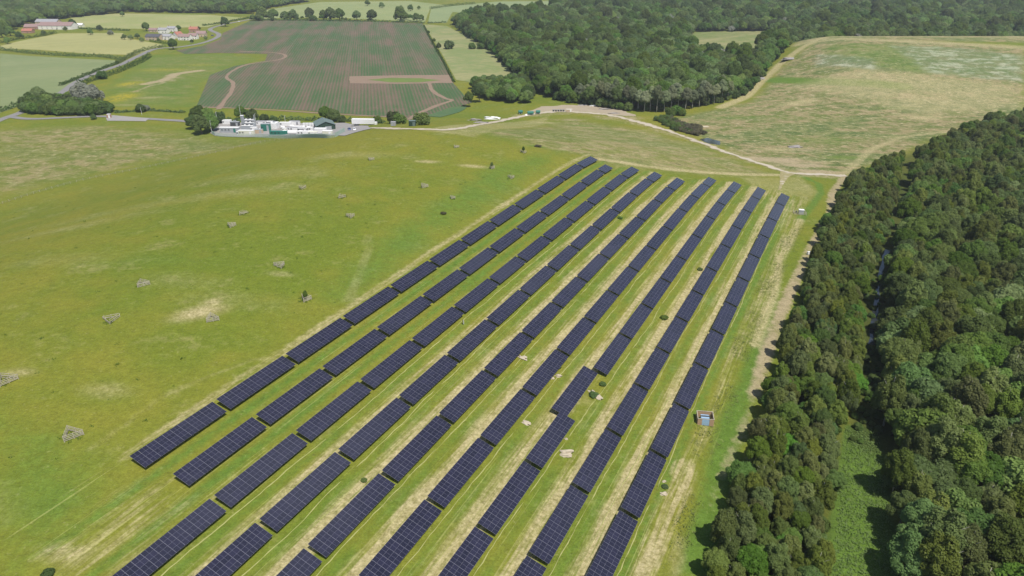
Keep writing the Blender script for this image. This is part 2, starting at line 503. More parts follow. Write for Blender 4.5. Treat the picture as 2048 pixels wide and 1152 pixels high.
# ------------------------------------------------------------------ fields, roads and tracks
def drape(name, pts, mat, off=.1, spacing=12.0, wob=0.0):
    """a sheet over the terrain inside a world polygon"""
    b = []
    n = len(pts)
    for i in range(n):
        p, q = Vector(pts[i]), Vector(pts[(i + 1) % n])
        k = max(1, int((q - p).length / spacing))
        for j in range(k): b.append(p.lerp(q, j / k) + Vector((random.uniform(-wob, wob), random.uniform(-wob, wob))))
    xs = [p.x for p in b]; ys = [p.y for p in b]
    ggx, ggy = np.meshgrid(np.arange(min(xs), max(xs), spacing), np.arange(min(ys), max(ys), spacing))
    fx, fy = ggx.ravel(), ggy.ravel()
    bl = [tuple(p) for p in b]
    keep = in_poly(fx, fy, bl) & (seg_dist(fx, fy, bl + [bl[0]]) > spacing * .4)
    inner = [Vector((x, y)) for x, y in zip(fx[keep], fy[keep])]
    vs, es, fs, *_ = delaunay_2d_cdt(b + inner, [(i, (i + 1) % len(b)) for i in range(len(b))], [], 1, 1e-4)
    me = bpy.data.meshes.new(name)
    me.from_pydata([(p.x, p.y, tz(p.x, p.y) + off) for p in vs], [], [tuple(f) for f in fs])
    if me.polygons and me.polygons[0].normal.z < 0: me.flip_normals()
    me.polygons.foreach_set('use_smooth', [True] * len(me.polygons))
    me.materials.append(mat)
    return link(name, me)

def smooth_line(pts, step=4.0):
    P = [Vector(p) for p in pts]
    P = [P[0] * 2 - P[1]] + P + [P[-1] * 2 - P[-2]]
    out = []
    for i in range(1, len(P) - 2):
        n = max(2, int((P[i + 1] - P[i]).length / step))
        for j in range(n):
            t = j / n
            a, b, c, d = P[i - 1], P[i], P[i + 1], P[i + 2]
            out.append(.5 * ((2 * b) + (c - a) * t + (2 * a - 5 * b + 4 * c - d) * t * t + (3 * b - a - 3 * c + d) * t ** 3))
    out.append(P[-2])
    return out

def ribbon(name, pts, width, mat, off=.14, step=4.0, wob=.3, lanes=4):
    L = smooth_line([Vector(p[:2]) for p in pts], step)
    rows = []
    w0 = w1 = 0
    for i, p in enumerate(L):
        d = (L[min(i + 1, len(L) - 1)] - L[max(i - 1, 0)]).normalized()
        nrm = Vector((-d.y, d.x))
        w0 = w0 * .6 + random.uniform(-wob, wob); w1 = w1 * .6 + random.uniform(-wob, wob)
        a, b = p + nrm * (width / 2 + w0), p - nrm * (width / 2 + w1)
        rows.append([a.lerp(b, k / lanes) for k in range(lanes + 1)])
    vs, fs, uv = [], [], []
    for r in rows:
        for q in r: vs.append((q.x, q.y, tz(q.x, q.y) + off))
    m = lanes + 1
    for i in range(len(rows) - 1):
        for k in range(lanes): fs.append((i * m + k, i * m + k + 1, (i + 1) * m + k + 1, (i + 1) * m + k))
    me = bpy.data.meshes.new(name)
    me.from_pydata(vs, [], fs)
    if me.polygons[0].normal.z < 0: me.flip_normals()
    a = me.attributes.new('across', 'FLOAT', 'POINT')
    a.data.foreach_set('value', [k / lanes for _ in rows for k in range(m)])
    me.polygons.foreach_set('use_smooth', [True] * len(me.polygons))
    me.materials.append(mat)
    return link(name, me)

def structure(o, label=None):
    o['kind'] = 'structure'
    if label: o['label'] = label
    return o

def field_mat(name, c1, c2, scale=.02, streak=None, c3=None, period=None, rz=0.0, amt=.5):
    t = NT(name)
    n1 = t.noise(scale, 4); n2 = t.noise(scale * 8, 4, rough=.65); n3 = t.noise(1.2, 2)
    col = t.mix(t.step(t.math('ADD', n1, t.math('MULTIPLY', t.math('SUBTRACT', n2, .5), .6)), .35, .65), c1, c2)
    if streak:
        sv = t.noise(1.0, 4, t.mapping(t.mapping(t.obj(), rz=rz), (streak, streak * .03, 1)), rough=.6)
        col = t.mix(t.math('MULTIPLY', t.step(sv, .45, .7), amt), col, c3)
    col = t.scale(col, t.math('ADD', t.math('MULTIPLY', n3, .35), .82))
    return t.done(col, .9)

CROP_RZ = R(-10.7)
def crop_mat():
    t = NT('ridged_crop_soil')
    rv = t.mapping(t.obj(), rz=CROP_RZ)
    x = t.sep(rv)[0]
    w = t.math('SINE', t.math('MULTIPLY', x, 2 * math.pi / 3.1))
    n1 = t.noise(.010, 4); n2 = t.noise(.05, 4, rough=.6)
    lanes = t.noise(1.0, 3, t.mapping(rv, (.055, .006, 1)), rough=.6)
    soil = t.mix(t.noise(.3, 3), (.125, .090, .066), (.190, .140, .105))
    green = t.mix(n2, (.050, .100, .040), (.075, .125, .050))
    cover = t.math('ADD', t.math('MULTIPLY', t.math('SUBTRACT', n1, .5), 1.6), t.math('MULTIPLY', t.math('SUBTRACT', lanes, .5), 2.4))
    cover = t.math('ADD', cover, t.math('MULTIPLY', t.math('SUBTRACT', n2, .5), .7))
    f = t.step(t.math('ADD', t.math('MULTIPLY', w, .30), t.math('ADD', cover, .07)), -.55, .62)
    lane = t.step(t.math('SINE', t.math('MULTIPLY', x, 2 * math.pi / 41.0)), .985, .998)
    col = t.mix(f, soil, green)
    col = t.mix(t.math('MULTIPLY', lane, .08), col, (.30, .25, .20))
    t.bump(t.math('MULTIPLY', w, 1.0), .5, .25)
    return t.done(col, .9)

def track_mat(name, c1, c2, verge=None):
    t = NT(name)
    n1 = t.noise(.12, 4); n2 = t.noise(1.6, 4, rough=.7)
    col = t.mix(n1, c1, c2)
    col = t.scale(col, t.math('ADD', t.math('MULTIPLY', n2, .5), .72))
    if verge:
        a = t.attr('across').outputs['Fac']
        d = t.math('ABSOLUTE', t.math('SUBTRACT', a, .5))
        e = t.step(t.math('ADD', d, t.math('MULTIPLY', t.math('SUBTRACT', t.noise(.22, 5), .5), 1.3)), .26, .5)
        col = t.mix(e, col, verge)
    return t.done(col, .9)

M_ASPH = track_mat('worn_asphalt', (.19, .185, .185), (.25, .24, .235))
M_GRAV = track_mat('pale_gravel', (.40, .35, .27), (.48, .43, .345), (.27, .24, .12))
M_SOIL = track_mat('bare_soil', (.215, .155, .112), (.275, .205, .152))
M_YARD = track_mat('yard_gravel', (.29, .24, .175), (.39, .335, .25))
M_CONC = track_mat('yard_concrete', (.25, .24, .235), (.34, .325, .315))

CROP = P2([(352, 101), (405, 92), (440, 79), (446, 66), (500, 42), (600, 39), (700, 41), (845, 47), (880, 110), (908, 168), (928, 190), (945, 205), (915, 215),
           (870, 232), (800, 236), (700, 228), (600, 221), (500, 216), (392, 215), (408, 178), (420, 150), (470, 132), (530, 122), (535, 108), (440, 106), (370, 108)])
structure(drape('crop_field', CROP, crop_mat(), .16, 14), 'ridged crop field of green rows on pinkish soil')
structure(ribbon('crop_track', P2([(436, 219), (458, 190), (466, 168), (454, 152), (492, 130), (560, 119), (569, 110), (540, 105), (480, 103)]), 4.2, M_SOIL, .22, 6, .5))
structure(drape('bare_strip', P2([(698, 153), (800, 151), (906, 150), (906, 166), (800, 168), (700, 167)]), M_SOIL, .21, 10, .6))
structure(drape('grass_island', P2([(735, 160), (780, 156), (840, 157), (880, 161), (840, 165), (780, 165)]), field_mat('island_grass', (.14, .19, .05), (.12, .17, .05)), .27, 8, .6))
structure(ribbon('headland_track', P2([(858, 167), (868, 185), (893, 198), (905, 201), (870, 213), (835, 228), (815, 240)]), 4.5, M_SOIL, .23, 6, .5))
structure(ribbon('field_margin', P2([(390, 214), (500, 218), (600, 224), (700, 230), (820, 236)]), 3.5, M_SOIL, .20, 6, .5))
structure(drape('headland_green', P2([(850, 232), (900, 215), (935, 212), (925, 222), (880, 235)]), field_mat('headland_crop', (.07, .13, .06), (.09, .14, .06)), .26, 8, .4))

FIELDS = [
 ('wheat_field', [(0, 107), (60, 112), (150, 117), (232, 121), (222, 135), (150, 165), (118, 188), (60, 205), (0, 226)], (.180, .220, .100), (.21, .24, .115), 'pale grey-green wheat field on the left'),
 ('hay_field', [(0, 92), (40, 82), (120, 67), (245, 66), (262, 78), (330, 90), (312, 96), (268, 110), (180, 108), (80, 100), (0, 97)], (.33, .32, .135), (.29, .29, .12), 'yellowish hay field below the farm'),
 ('stubble_field', [(140, 33), (250, 27), (420, 30), (490, 36), (430, 50), (415, 54), (330, 56), (290, 58), (150, 56)], (.31, .31, .135), (.25, .28, .10), 'dry pale field behind the village'),
 ('strip_field', [(848, 49), (893, 52), (935, 73), (985, 105), (1030, 150), (1000, 165), (945, 165), (912, 160), (888, 115)], (.185, .225, .085), (.27, .265, .125), 'narrow grass field between the crop and the wood'),
 ('pasture', [(505, 38), (530, 20), (640, 4), (820, 2), (905, 12), (860, 18), (850, 44), (700, 37), (600, 35)], (.22, .265, .11), (.255, .285, .125), 'far pasture behind the crop field'),
 ('young_wheat_field', [(856, 45), (862, 18), (910, 11), (1000, 3), (1118, 2), (1090, 24), (1000, 33), (905, 24), (893, 46)], (.205, .255, .12), (.225, .27, .125), 'far pale green field beside the wood'),
 ('woodland_clearing', [(1358, 80), (1392, 64), (1545, 62), (1560, 80), (1510, 106), (1385, 106)], (.15, .19, .06), (.25, .24, .11), 'open grass clearing inside the wood'),
]
for nm, px, c1, c2, lb in FIELDS:
    structure(drape(nm, P2(px), field_mat(nm + '_grass', c1, c2, .012, .12, tuple(v * .8 for v in c1), rz=R(50), amt=.5), .13, 18), lb)

ROAD = [(-60, 268), (0, 240), (40, 226), (80, 206), (120, 188), (150, 166), (190, 147), (240, 130), (275, 113), (312, 98), (360, 94), (405, 86), (432, 76), (437, 68), (420, 59), (440, 51), (478, 43), (500, 39), (540, 33)]
structure(ribbon('main_road', P2(ROAD), 7.5, M_ASPH, .20, 8, .1), 'grey main road curving past the village')
structure(ribbon('access_road', P2([(20, 234), (60, 238), (120, 236), (200, 233), (260, 236), (330, 240), (372, 243), (430, 252)]), 6.0, M_ASPH, .24, 5, .2), 'asphalt access road to the works')
structure(drape('lay_by', P2([(212, 236), (225, 231), (298, 237), (292, 243), (215, 242)]), M_CONC, .28, 8, .2))
TRACK = [(690, 251), (760, 256), (830, 258), (920, 257), (985, 245), (1040, 233), (1100, 224), (1150, 224), (1210, 229), (1270, 242), (1330, 260), (1390, 281), (1440, 300), (1500, 320), (1550, 337), (1590, 347), (1640, 349), (1692, 351)]
structure(ribbon('gravel_track', P2(TRACK), 6.2, M_GRAV, .12, 2.5, 1.3), 'pale gravel track winding round the hill')
structure(drape('gravel_yard', P2([(1050, 224), (1085, 213), (1130, 210), (1185, 211), (1240, 219), (1275, 232), (1230, 231), (1150, 223)]), M_YARD, .09, 4, 1.6))
structure(drape('works_yard', P2([(420, 266), (440, 246), (560, 245), (690, 246), (735, 252), (742, 258), (690, 272), (560, 272), (430, 272)]), M_CONC, .26, 6, .2), 'pale concrete yard of the works')
structure(drape('track_spur', P2([(1560, 341), (1600, 344), (1580, 352), (1568, 366), (1562, 380), (1556, 380), (1560, 362)]), M_GRAV, .10, 4, .3))

def water_mat():
    t = NT('stream_water')
    t.bsdf.inputs['Roughness'].default_value = .08
    t.bsdf.inputs['Specular IOR Level'].default_value = .6
    t.bump(t.noise(1.5, 3), .12, .1)
    return t.done(t.mix(t.noise(.3, 3), (.020, .024, .034), (.034, .042, .04)))
M_WATER = water_mat()
structure(ribbon('stream_water', P2([(1775, 500), (1762, 545), (1755, 590), (1750, 640), (1745, 690)]), 2.0, M_WATER, .12, 4, .5))
structure(drape('pond_water', P2([(1398, 279), (1415, 276), (1442, 283), (1440, 290), (1418, 287)]), M_WATER, .1, 4, .6))

# ------------------------------------------------------------------ solar tables
def module_mats():
    t = NT('solar_glass')
    uv = t.n('ShaderNodeTexCoord').outputs['UV']
    s = t.sep(uv)
    def lines(c, n, w):
        f = t.math('FRACT', t.math('MULTIPLY', c, n))
        d = t.math('MINIMUM', f, t.math('SUBTRACT', 1.0, f))
        return t.math('LESS_THAN', d, w)
    cell = t.math('MAXIMUM', lines(s[0], 24, .045), lines(s[1], 6, .03))
    mid = t.math('LESS_THAN', t.math('ABSOLUTE', t.math('SUBTRACT', s[0], .5)), .009)
    bus = lines(s[1], 60, .10)
    rnd = t.n('ShaderNodeObjectInfo').outputs['Random']
    base = t.mix(rnd, (.0075, .0072, .017), (.0150, .0140, .032))
    gp = t.n('ShaderNodeNewGeometry').outputs['Position']
    film = t.noise(.022, 3, gp)
    base = t.mix(t.math('MULTIPLY', t.step(film, .35, .75), .40), base, (.030, .032, .050))
    base = t.mix(t.math('MULTIPLY', bus, .05), base, (.25, .25, .36))
    base = t.mix(t.math('MULTIPLY', cell, .14), base, (.20, .20, .32))
    base = t.mix(t.math('MULTIPLY', mid, .45), base, (.26, .26, .36))
    t.bsdf.inputs['Specular IOR Level'].default_value = .5
    t.bsdf.inputs['IOR'].default_value = 1.62
    g = t.done(base, t.lin(film, .3, .7, .10, .34))
    f = simple('aluminium_frame', (.22, .22, .28), .4, .1, 1.0, .3, .5)
    b = simple('module_backsheet', (.10, .10, .11), .7, .1)
    return [g, f, b]
M_MOD = module_mats()
M_STEEL = simple('galvanised_steel', (.30, .30, .31), .45, .2, 1.0, .5, .5)

COLW, ROWH = 2.036, 1.168               # pitch of one module along and up the table
MW, MH, MT = 2.012, 1.156, .035

def add_module(mb, x0, y0, z0=0.0):
    fr, fs = .030, .014                 # frame width on short and long sides
    a, b, c, d = x0, x0 + MW, y0, y0 + MH
    mb.box((x0 + MW / 2, y0 + MH / 2, z0 - MT / 2 - .004), (MW, MH, MT - .002), mat=1)
    mb.face([(a + fr, c + fs, z0), (b - fr, c + fs, z0), (b - fr, d - fs, z0), (a + fr, d - fs, z0)], 0, [(0, 0), (1, 0), (1, 1), (0, 1)])

mb = MB(); add_module(mb, 0, 0); ME_MODULE = mb.mesh('module', M_MOD)
TILT = R(18)
LOW = .95
cache = {}
def array_mesh(n):
    if ('a', n) not in cache:
        m = MB()
        for i in range(n):
            for j in range(4): add_module(m, i * COLW, j * ROWH)
        cache[('a', n)] = m.mesh('module_array', M_MOD)
    return cache[('a', n)]
def purlin_mesh(n):
    if ('p', n) not in cache:
        m = MB(); m.box((n * COLW / 2, 0, -.09), (n * COLW - .2, .06, .09))
        cache[('p', n)] = m.mesh('purlin', M_STEEL)
    return cache[('p', n)]
mbr = MB(); mbr.box((0, 4 * ROWH / 2, -.20), (.07, 4 * ROWH - .5, .12)); ME_RAFTER = mbr.mesh('rafter', M_STEEL)
def post_mesh(h):
    k = ('post', round(h, 2))
    if k not in cache:
        m = MB(); m.box((0, 0, h / 2 - .25), (.09, .12, h + .5)); cache[k] = m.mesh('post', M_STEEL)
    return cache[k]
def frame_mesh(n):
    if ('f', n) not in cache:
        m = MB()
        for y in (.5, 1.75, 2.95, 4.2): m.box((n * COLW / 2, y, -.09), (n * COLW - .2, .06, .09))
        cache[('f', n)] = m.mesh('frame', M_STEEL)
    return cache[('f', n)]

ORD = ['nearest', 'second', 'third', 'fourth', 'fifth', 'sixth', 'seventh', 'eighth', 'ninth', 'tenth', 'eleventh', 'twelfth', 'thirteenth', 'fourteenth', 'fifteenth']
RN = ['leftmost', 'second', 'third', 'fourth', 'fifth', 'sixth', 'seventh', 'eighth', 'rightmost']
CAMV = Vector((0, 0, H))

def solar_table(r, i, pe, a0, a1, label):
    gap = 1.15
    length = a1 - a0 - gap
    n = max(2, int(round(length / COLW)))
    mid = (a0 + a1) / 2
    half = length / 2
    # low edge is on the right, high edge on the left of the row
    wpl = 4 * ROWH * math.cos(TILT)
    xa, ya = pa(pe, mid - half); xb, yb = pa(pe, mid + half)
    za, zb = tz(xa, ya), tz(xb, yb)
    X = Vector((xb - xa, yb - ya, zb - za)).normalized()
    side = Vector((-CT, ST, 0))                      # from low edge to high edge
    side = (side - X * side.dot(X)).normalized()
    up = X.cross(side)
    if up.z < 0: up = -up
    Y = (side * math.cos(TILT) + up * math.sin(TILT)).normalized()
    Z = X.cross(Y)
    if Z.z < 0: Z = -Z
    base = Vector((xa, ya, za)) - side * wpl / 2 + Vector((0, 0, LOW))
    root = empty('solar_table', (xa, ya, za))
    tag(root, label, 'solar panel', 'tables of solar modules in the solar field')
    M = Matrix(((X.x, Y.x, Z.x, base.x - xa), (X.y, Y.y, Z.y, base.y - ya), (X.z, Y.z, Z.z, base.z - za), (0, 0, 0, 1))) @ Matrix.Diagonal((length / (n * COLW), 1, 1, 1))
    near_t = (Vector((xa, ya, za)) - CAMV).length < 285
    jig = random.uniform(-.006, .006)
    if near_t:
        for c in range(n):
            for q in range(4):
                o = link('module', ME_MODULE, root)
                o.matrix_local = M @ Matrix.Translation((c * COLW, q * ROWH, random.uniform(-.006, .006)))
        for y in (.5, 1.75, 2.95, 4.2):
            link('purlin', purlin_mesh(n), root).matrix_local = M @ Matrix.Translation((0, y, 0))
    else:
        o = link('module_array', array_mesh(n), root); o.matrix_local = M; o['kind'] = 'stuff'
        link('frame', frame_mesh(n), root).matrix_local = M
    np_ = max(2, int(n * COLW / 4.2) + 1)
    for k in range(np_):
        xk = .9 + k * (n * COLW - 1.8) / (np_ - 1)
        if near_t: link('rafter', ME_RAFTER, root).matrix_local = M @ Matrix.Translation((xk, 0, 0))
        for y in (1.0, 3.6):
            w = M @ Vector((xk, y, -.22)) + Vector((xa, ya, za))
            g = tz(w.x, w.y)
            p = link('post', post_mesh(round(w.z - g, 1)), root)
            p.matrix_local = Matrix.Translation((w.x - xa, w.y - ya, g - za)) @ Matrix.Rotation(-TH, 4, 'Z')

for r, (pe, gaps) in enumerate(ROWS):
    for i in range(len(gaps) - 1):
        off = 0.0
        lab = 'table of dark blue solar modules, %s from the near end of the %s row' % (ORD[i], RN[r])
        if r == 6 and i == 3:
            off = -2.5
            lab = 'solar table standing out of line in the seventh row beside a long spoil heap'
        if i == len(gaps) - 2: lab = 'tilted table of dark blue solar modules at the far end of the %s row' % RN[r]
        solar_table(r, i, pe + off, gaps[i] - (1.0 if off else 0), gaps[i + 1], lab)

# ------------------------------------------------------------------ windrows of cut grass along the rows
def windrows():
    m = MB()
    g = random.Random(3)
    spec = [(2, 3.0), (3, 2.9), (4, 2.8), (5, 2.8), (6, 2.8), (7, 2.8), (7, 7.9), (8, 2.7)]
    for r, off in spec:
        pe, gaps = ROWS[r]
        a = gaps[0] + g.uniform(0, 8)
        drift = 0.0
        while a < gaps[-1] - 4:
            ln = g.uniform(16, 80)
            pts = []
            k = 0.0
            while k < ln and a + k < gaps[-1]:
                drift = drift * .96 + g.uniform(-.16, .16)
                x, y = pa(pe + off + drift, a + k)
                pts.append((x, y)); k += 1.6
            b = len(m.v)
            if len(pts) > 2:
                for i, (x, y) in enumerate(pts):
                    w = g.uniform(.05, .15) * (1 if 0 < i < len(pts) - 1 else .2)
                    for s_, h in ((-1, .02), (0, g.uniform(.07, .16)), (1, .02)):
                        qx, qy = x + s_ * w * CT, y - s_ * w * ST
                        m.v.append((qx, qy, tz(qx, qy) + h))
                for i in range(len(pts) - 1):
                    for q in range(2):
                        m.f.append((b + i * 3 + q, b + i * 3 + q + 1, b + i * 3 + 4 + q, b + i * 3 + 3 + q)); m.m.append(0)
            a += ln + g.uniform(.5, 5)
    t = NT('cut_grass_straw')
    o = m.build('straw_windrows', t.done(t.mix(t.noise(.8, 3), (.25, .27, .085), (.38, .37, .16)), .9))
    tag(o, 'thin pale windrows of cut grass between the panel rows', 'cut grass', kind='stuff')
windrows()

# ------------------------------------------------------------------ trees
def leaf_mat(name, c1, c2, trans=.40, rvar=.32):
    t = NT(name)
    rnd = t.n('ShaderNodeObjectInfo').outputs['Random']
    n1 = t.noise(.45, 3)
    n2 = t.noise(3.0, 2)
    col = t.mix(t.math('ADD', t.math('MULTIPLY', n1, .6), t.math('MULTIPLY', n2, .4)), c1, c2)
    hs = t.n('ShaderNodeHueSaturation')
    t.put(hs.inputs['Color'], col)
    t.put(hs.inputs['Hue'], t.lin(rnd, 0, 1, .478, .516))
    t.put(hs.inputs['Saturation'], t.lin(t.math('FRACT', t.math('MULTIPLY', rnd, 7.3)), 0, 1, .8, 1.08))
    t.put(hs.inputs['Value'], t.lin(t.math('FRACT', t.math('MULTIPLY', rnd, 13.7)), 0, 1, 1 - rvar, 1 + rvar))
    c = hs.outputs[0]
    t.put(t.bsdf.inputs['Base Color'], c)
    t.bsdf.inputs['Roughness'].default_value = .55
    t.bsdf.inputs['Specular IOR Level'].default_value = .12
    tr = t.n('ShaderNodeBsdfTranslucent')
    t.put(tr.inputs['Color'], t.scale(c, 1.3))
    mx = t.n('ShaderNodeMixShader'); mx.inputs[0].default_value = trans
    t.L(t.bsdf.outputs[0], mx.inputs[1]); t.L(tr.outputs[0], mx.inputs[2])
    t.L(mx.outputs[0], t.out.inputs[0])
    return t.mat

M_LEAF = {
 'birch': leaf_mat('birch_leaves', (.104, .146, .026), (.186, .228, .054)),
 'alder': leaf_mat('alder_leaves', (.074, .132, .022), (.138, .200, .040)),
 'willow': leaf_mat('sallow_leaves', (.082, .172, .026), (.145, .245, .050)),
 'oak': leaf_mat('oak_leaves', (.092, .162, .036), (.175, .252, .066), rvar=.45),
 'poplar': leaf_mat('poplar_leaves', (.190, .235, .110), (.300, .330, .190)),
 'silver': leaf_mat('silver_willow_leaves', (.23, .25, .19), (.34, .36, .28), rvar=.1),
 'weed': leaf_mat('weed_leaves', (.115, .185, .030), (.200, .260, .060), rvar=.1),
 'bush': leaf_mat('bush_leaves', (.075, .130, .030), (.125, .190, .045)),
 'scrub': leaf_mat('scrub_leaves', (.11, .105, .06), (.18, .17, .10)),
}
def bark(name, c1, c2):
    t = NT(name)
    return t.done(t.mix(t.noise(2.0, 4, t.mapping(t.obj(), (1, 1, .3))), c1, c2), .9)
M_BARK = bark('grey_bark', (.09, .08, .065), (.17, .155, .13))
M_PALEBARK = bark('pale_bark', (.30, .29, .25), (.48, .46, .41))

def crown_mesh(name, kind, rx, rz, zc, nlobe, lobe, nleaf, leaf, seed, droop=.0, tall=1.0):
    """leaf-sized faces spread over overlapping lobes of a crown"""
    g = np.random.default_rng(seed)
    u = g.normal(size=(nlobe, 3)); u /= np.linalg.norm(u, axis=1)[:, None]
    u[:, 2] = np.abs(u[:, 2]) * 1.2 - .45
    rad = g.uniform(.35, .92, nlobe)[:, None]
    C = u * rad * np.array([rx * .8, rx * .8, rz * .85])
    C[0] = 0
    Rl = lobe * g.uniform(.65, 1.25, nlobe)
    P = []; N = []
    need = nleaf
    while need > 0:
        k = g.integers(0, nlobe, need * 2)
        d = g.normal(size=(need * 2, 3)); d /= np.linalg.norm(d, axis=1)[:, None]
        p = C[k] + d * Rl[k][:, None] * (g.uniform(.45, 1.10, need * 2)[:, None] ** .5) * np.array([1, 1, tall])
        dist = np.linalg.norm((p[:, None, :] - C[None, :, :]) / np.array([1, 1, tall]), axis=2) / Rl[None, :]
        dist[np.arange(len(k)), k] = 9
        ok = (dist.min(1) > .80) & (p[:, 2] > -rz * .95)
        ok &= ~((d[:, 2] < -.35) & (g.random(len(d)) < .6))
        P.append(p[ok]); N.append(d[ok]); need -= int(ok.sum())
    P = np.concatenate(P)[:nleaf]; N = np.concatenate(N)[:nleaf]
    nrm = N * .80 + g.normal(size=N.shape) * .42 + np.array([0, 0, .35])
    nrm /= np.linalg.norm(nrm, axis=1)[:, None]
    a = np.cross(nrm, g.normal(size=N.shape)); a /= np.linalg.norm(a, axis=1)[:, None] + 1e-9
    b = np.cross(nrm, a)
    s = leaf * g.uniform(.55, 1.3, nleaf)[:, None]
    P = P + np.array([0, 0, zc])
    if droop: P[:, 2] -= droop * g.random(nleaf)
    # kite-shaped sprays
    V = np.stack([P - a * s * .62, P + b * s * .42 - a * s * .05, P + a * s * .70 + nrm * s * .12, P - b * s * .42 - a * s * .05], 1).reshape(-1, 3)
    me = bpy.data.meshes.new(name)
    nf = nleaf
    me.vertices.add(nf * 4); me.vertices.foreach_set('co', V.astype(np.float32).ravel())
    me.loops.add(nf * 4); me.loops.foreach_set('vertex_index', np.arange(nf * 4, dtype=np.int32))
    me.polygons.add(nf); me.polygons.foreach_set('loop_start', np.arange(0, nf * 4, 4, dtype=np.int32))
    me.update(calc_edges=True)
    me.materials.append(M_LEAF[kind])
    return me

def trunk_mesh(name, h, r, zc, rx, seed, mat, limbs=4):
    g = random.Random(seed)
    m = MB()
    bend = [(0, 0, -.5)]
    x = y = 0
    for k in range(1, 6):
        x += g.uniform(-.2, .2); y += g.uniform(-.2, .2)
        bend.append((x, y, h * k / 5))
    m.tube(bend, [r * 1.25, r, r * .85, r * .65, r * .42, r * .15], 7)
    for _ in range(limbs):
        k = g.uniform(.38, .8); a = g.uniform(0, 6.28)
        b0 = Vector((x * k, y * k, h * k))
        e = Vector((math.cos(a) * rx * .6, math.sin(a) * rx * .6, min(h * (k + .2), h * .95)))
        mid = b0.lerp(e, .5) + Vector((0, 0, -.3))
        m.tube([b0, mid, e], [r * .4, r * .27, r * .08], 5)
    return m.mesh(name, mat, True)

# kind: list of (crown mesh, trunk mesh, height of prototype)
PROTO = {}
def proto(kind, var, rx, rz, zc, nl, lobe, nleaf, leaf, trunk_r, bark_m, seed, **k):
    h = zc + rz * .6
    PROTO.setdefault(kind, []).append((crown_mesh('crown', kind, rx, rz, zc, nl, lobe, nleaf, leaf, seed, **k),
                                       trunk_mesh('trunk', h, trunk_r, zc, rx, seed, bark_m), zc + rz))
for v in range(4):
    proto('birch', v, 3.0, 4.6 + .5 * v, 5.4, 90, .66, 11000, .25, .13, M_PALEBARK, 11 + v, droop=.5, tall=1.55)
for v in range(3):
    proto('alder', v, 3.5, 4.2, 5.4, 90, .78, 11000, .27, .18, M_BARK, 21 + v, tall=1.25)
    proto('willow', v, 3.9, 3.4, 4.4, 100, .72, 11000, .26, .18, M_BARK, 31 + v, tall=1.1)
    proto('oak', v, 5.4, 5.8, 5.0, 64, 1.45, 7000, .58, .42, M_BARK, 41 + v)
    proto('poplar', v, 5.0, 8.8, 13.0, 90, 1.3, 7000, .55, .26, M_PALEBARK, 51 + v)
proto('silver', 0, 6.0, 4.6, 4.0, 46, 1.7, 4600, .65, .35, M_BARK, 61)
for v in range(2):
    proto('bush', v, 1.9, 1.5, 1.3, 16, .9, 1600, .36, .08, M_BARK, 71 + v)
    proto('scrub', v, 1.8, 1.0, .9, 16, .7, 1100, .34, .06, M_BARK, 81 + v)

def tree(name, kind, x, y, sc, label, cat, group, var=None, sz=None, z=None):
    g = PROTO[kind]
    cm, tm, h = g[random.randrange(len(g)) if var is None else var]
    root = empty(name, (x, y, (tz(x, y) if z is None else z)), random.uniform(0, 6.28))
    root.scale = (sc, sc, sz or sc * random.uniform(.9, 1.12))
    tag(root, label, cat, group)
    c = link('crown', cm, root); link('trunk', tm, root)
    c.rotation_euler = (0, 0, random.uniform(0, 6.28))
    return root

def scatter(pts, spacing, margin=0.0, holes=()):
    xs = [p[0] for p in pts]; ys = [p[1] for p in pts]
    out = []
    cell = spacing
    nx = int((max(xs) - min(xs)) / cell) + 1; ny = int((max(ys) - min(ys)) / cell) + 1
    jx = RNG.uniform(-.42, .42, (ny, nx)); jy = RNG.uniform(-.42, .42, (ny, nx))
    ii, jj = np.meshgrid(np.arange(nx), np.arange(ny))
    fx = (min(xs) + (ii + .5 + jx + .5 * (jj % 2)) * cell).ravel(); fy = (min(ys) + (jj + .5 + jy) * cell).ravel()
    k = in_poly(fx, fy, pts)
    if margin: k &= seg_dist(fx, fy, list(pts) + [pts[0]]) > margin
    for h in holes: k &= ~in_poly(fx, fy, h)
    return np.stack([fx[k], fy[k]], 1)

WOODS = {k: [] for k in PROTO}            # trees of the woods that read as one mass: (x, y, scale)

# --- tree belts beside the solar field
BELT = P2([(1700, 350), (1760, 322), (1812, 300), (1800, 370), (1790, 440), (1765, 500), (1742, 560), (1728, 640), (1738, 720), (1722, 800), (1700, 890), (1690, 960), (1682, 1060), (1672, 1200), (1650, 1330),
           (1350, 1330), (1394, 1152), (1426, 1050), (1457, 950), (1493, 850), (1534, 740), (1565, 660), (1591, 590), (1617, 510), (1648, 430)], 5.0)
GROVE = P2([(1830, 300), (1890, 275), (1960, 245), (2060, 215), (2200, 190), (2330, 330), (2330, 1330), (1830, 1330), (1800, 1152), (1778, 1000), (1762, 900), (1756, 800), (1760, 720), (1766, 640), (1778, 560), (1790, 480), (1808, 400)], 8.0)
cand = []
for x, y in scatter(BELT, 4.0, 2.0):
    k = random.random()
    kind = 'birch' if k < .62 else 'alder' if k < .82 else 'willow'
    cand.append((x, y, kind, random.uniform(.74, 1.22), 'b'))
for x, y in scatter(GROVE, 5.8, 2.8):
    k = random.random()
    nz = math.sin(x * .043 + 1.3) + math.sin(y * .037) + math.sin((x + y) * .021)
    kind = ('alder' if k < .55 else 'birch') if nz > .2 else ('birch' if k < .6 else 'willow' if k < .8 else 'alder')
    if random.random() < .16: cand.append((x, y, 'oak', random.uniform(.95, 1.45), 'g')); continue
    cand.append((x, y, kind, random.uniform(1.0, 1.9), 'g'))
cand.sort(key=lambda c: c[0] ** 2 + c[1] ** 2 + H * H)
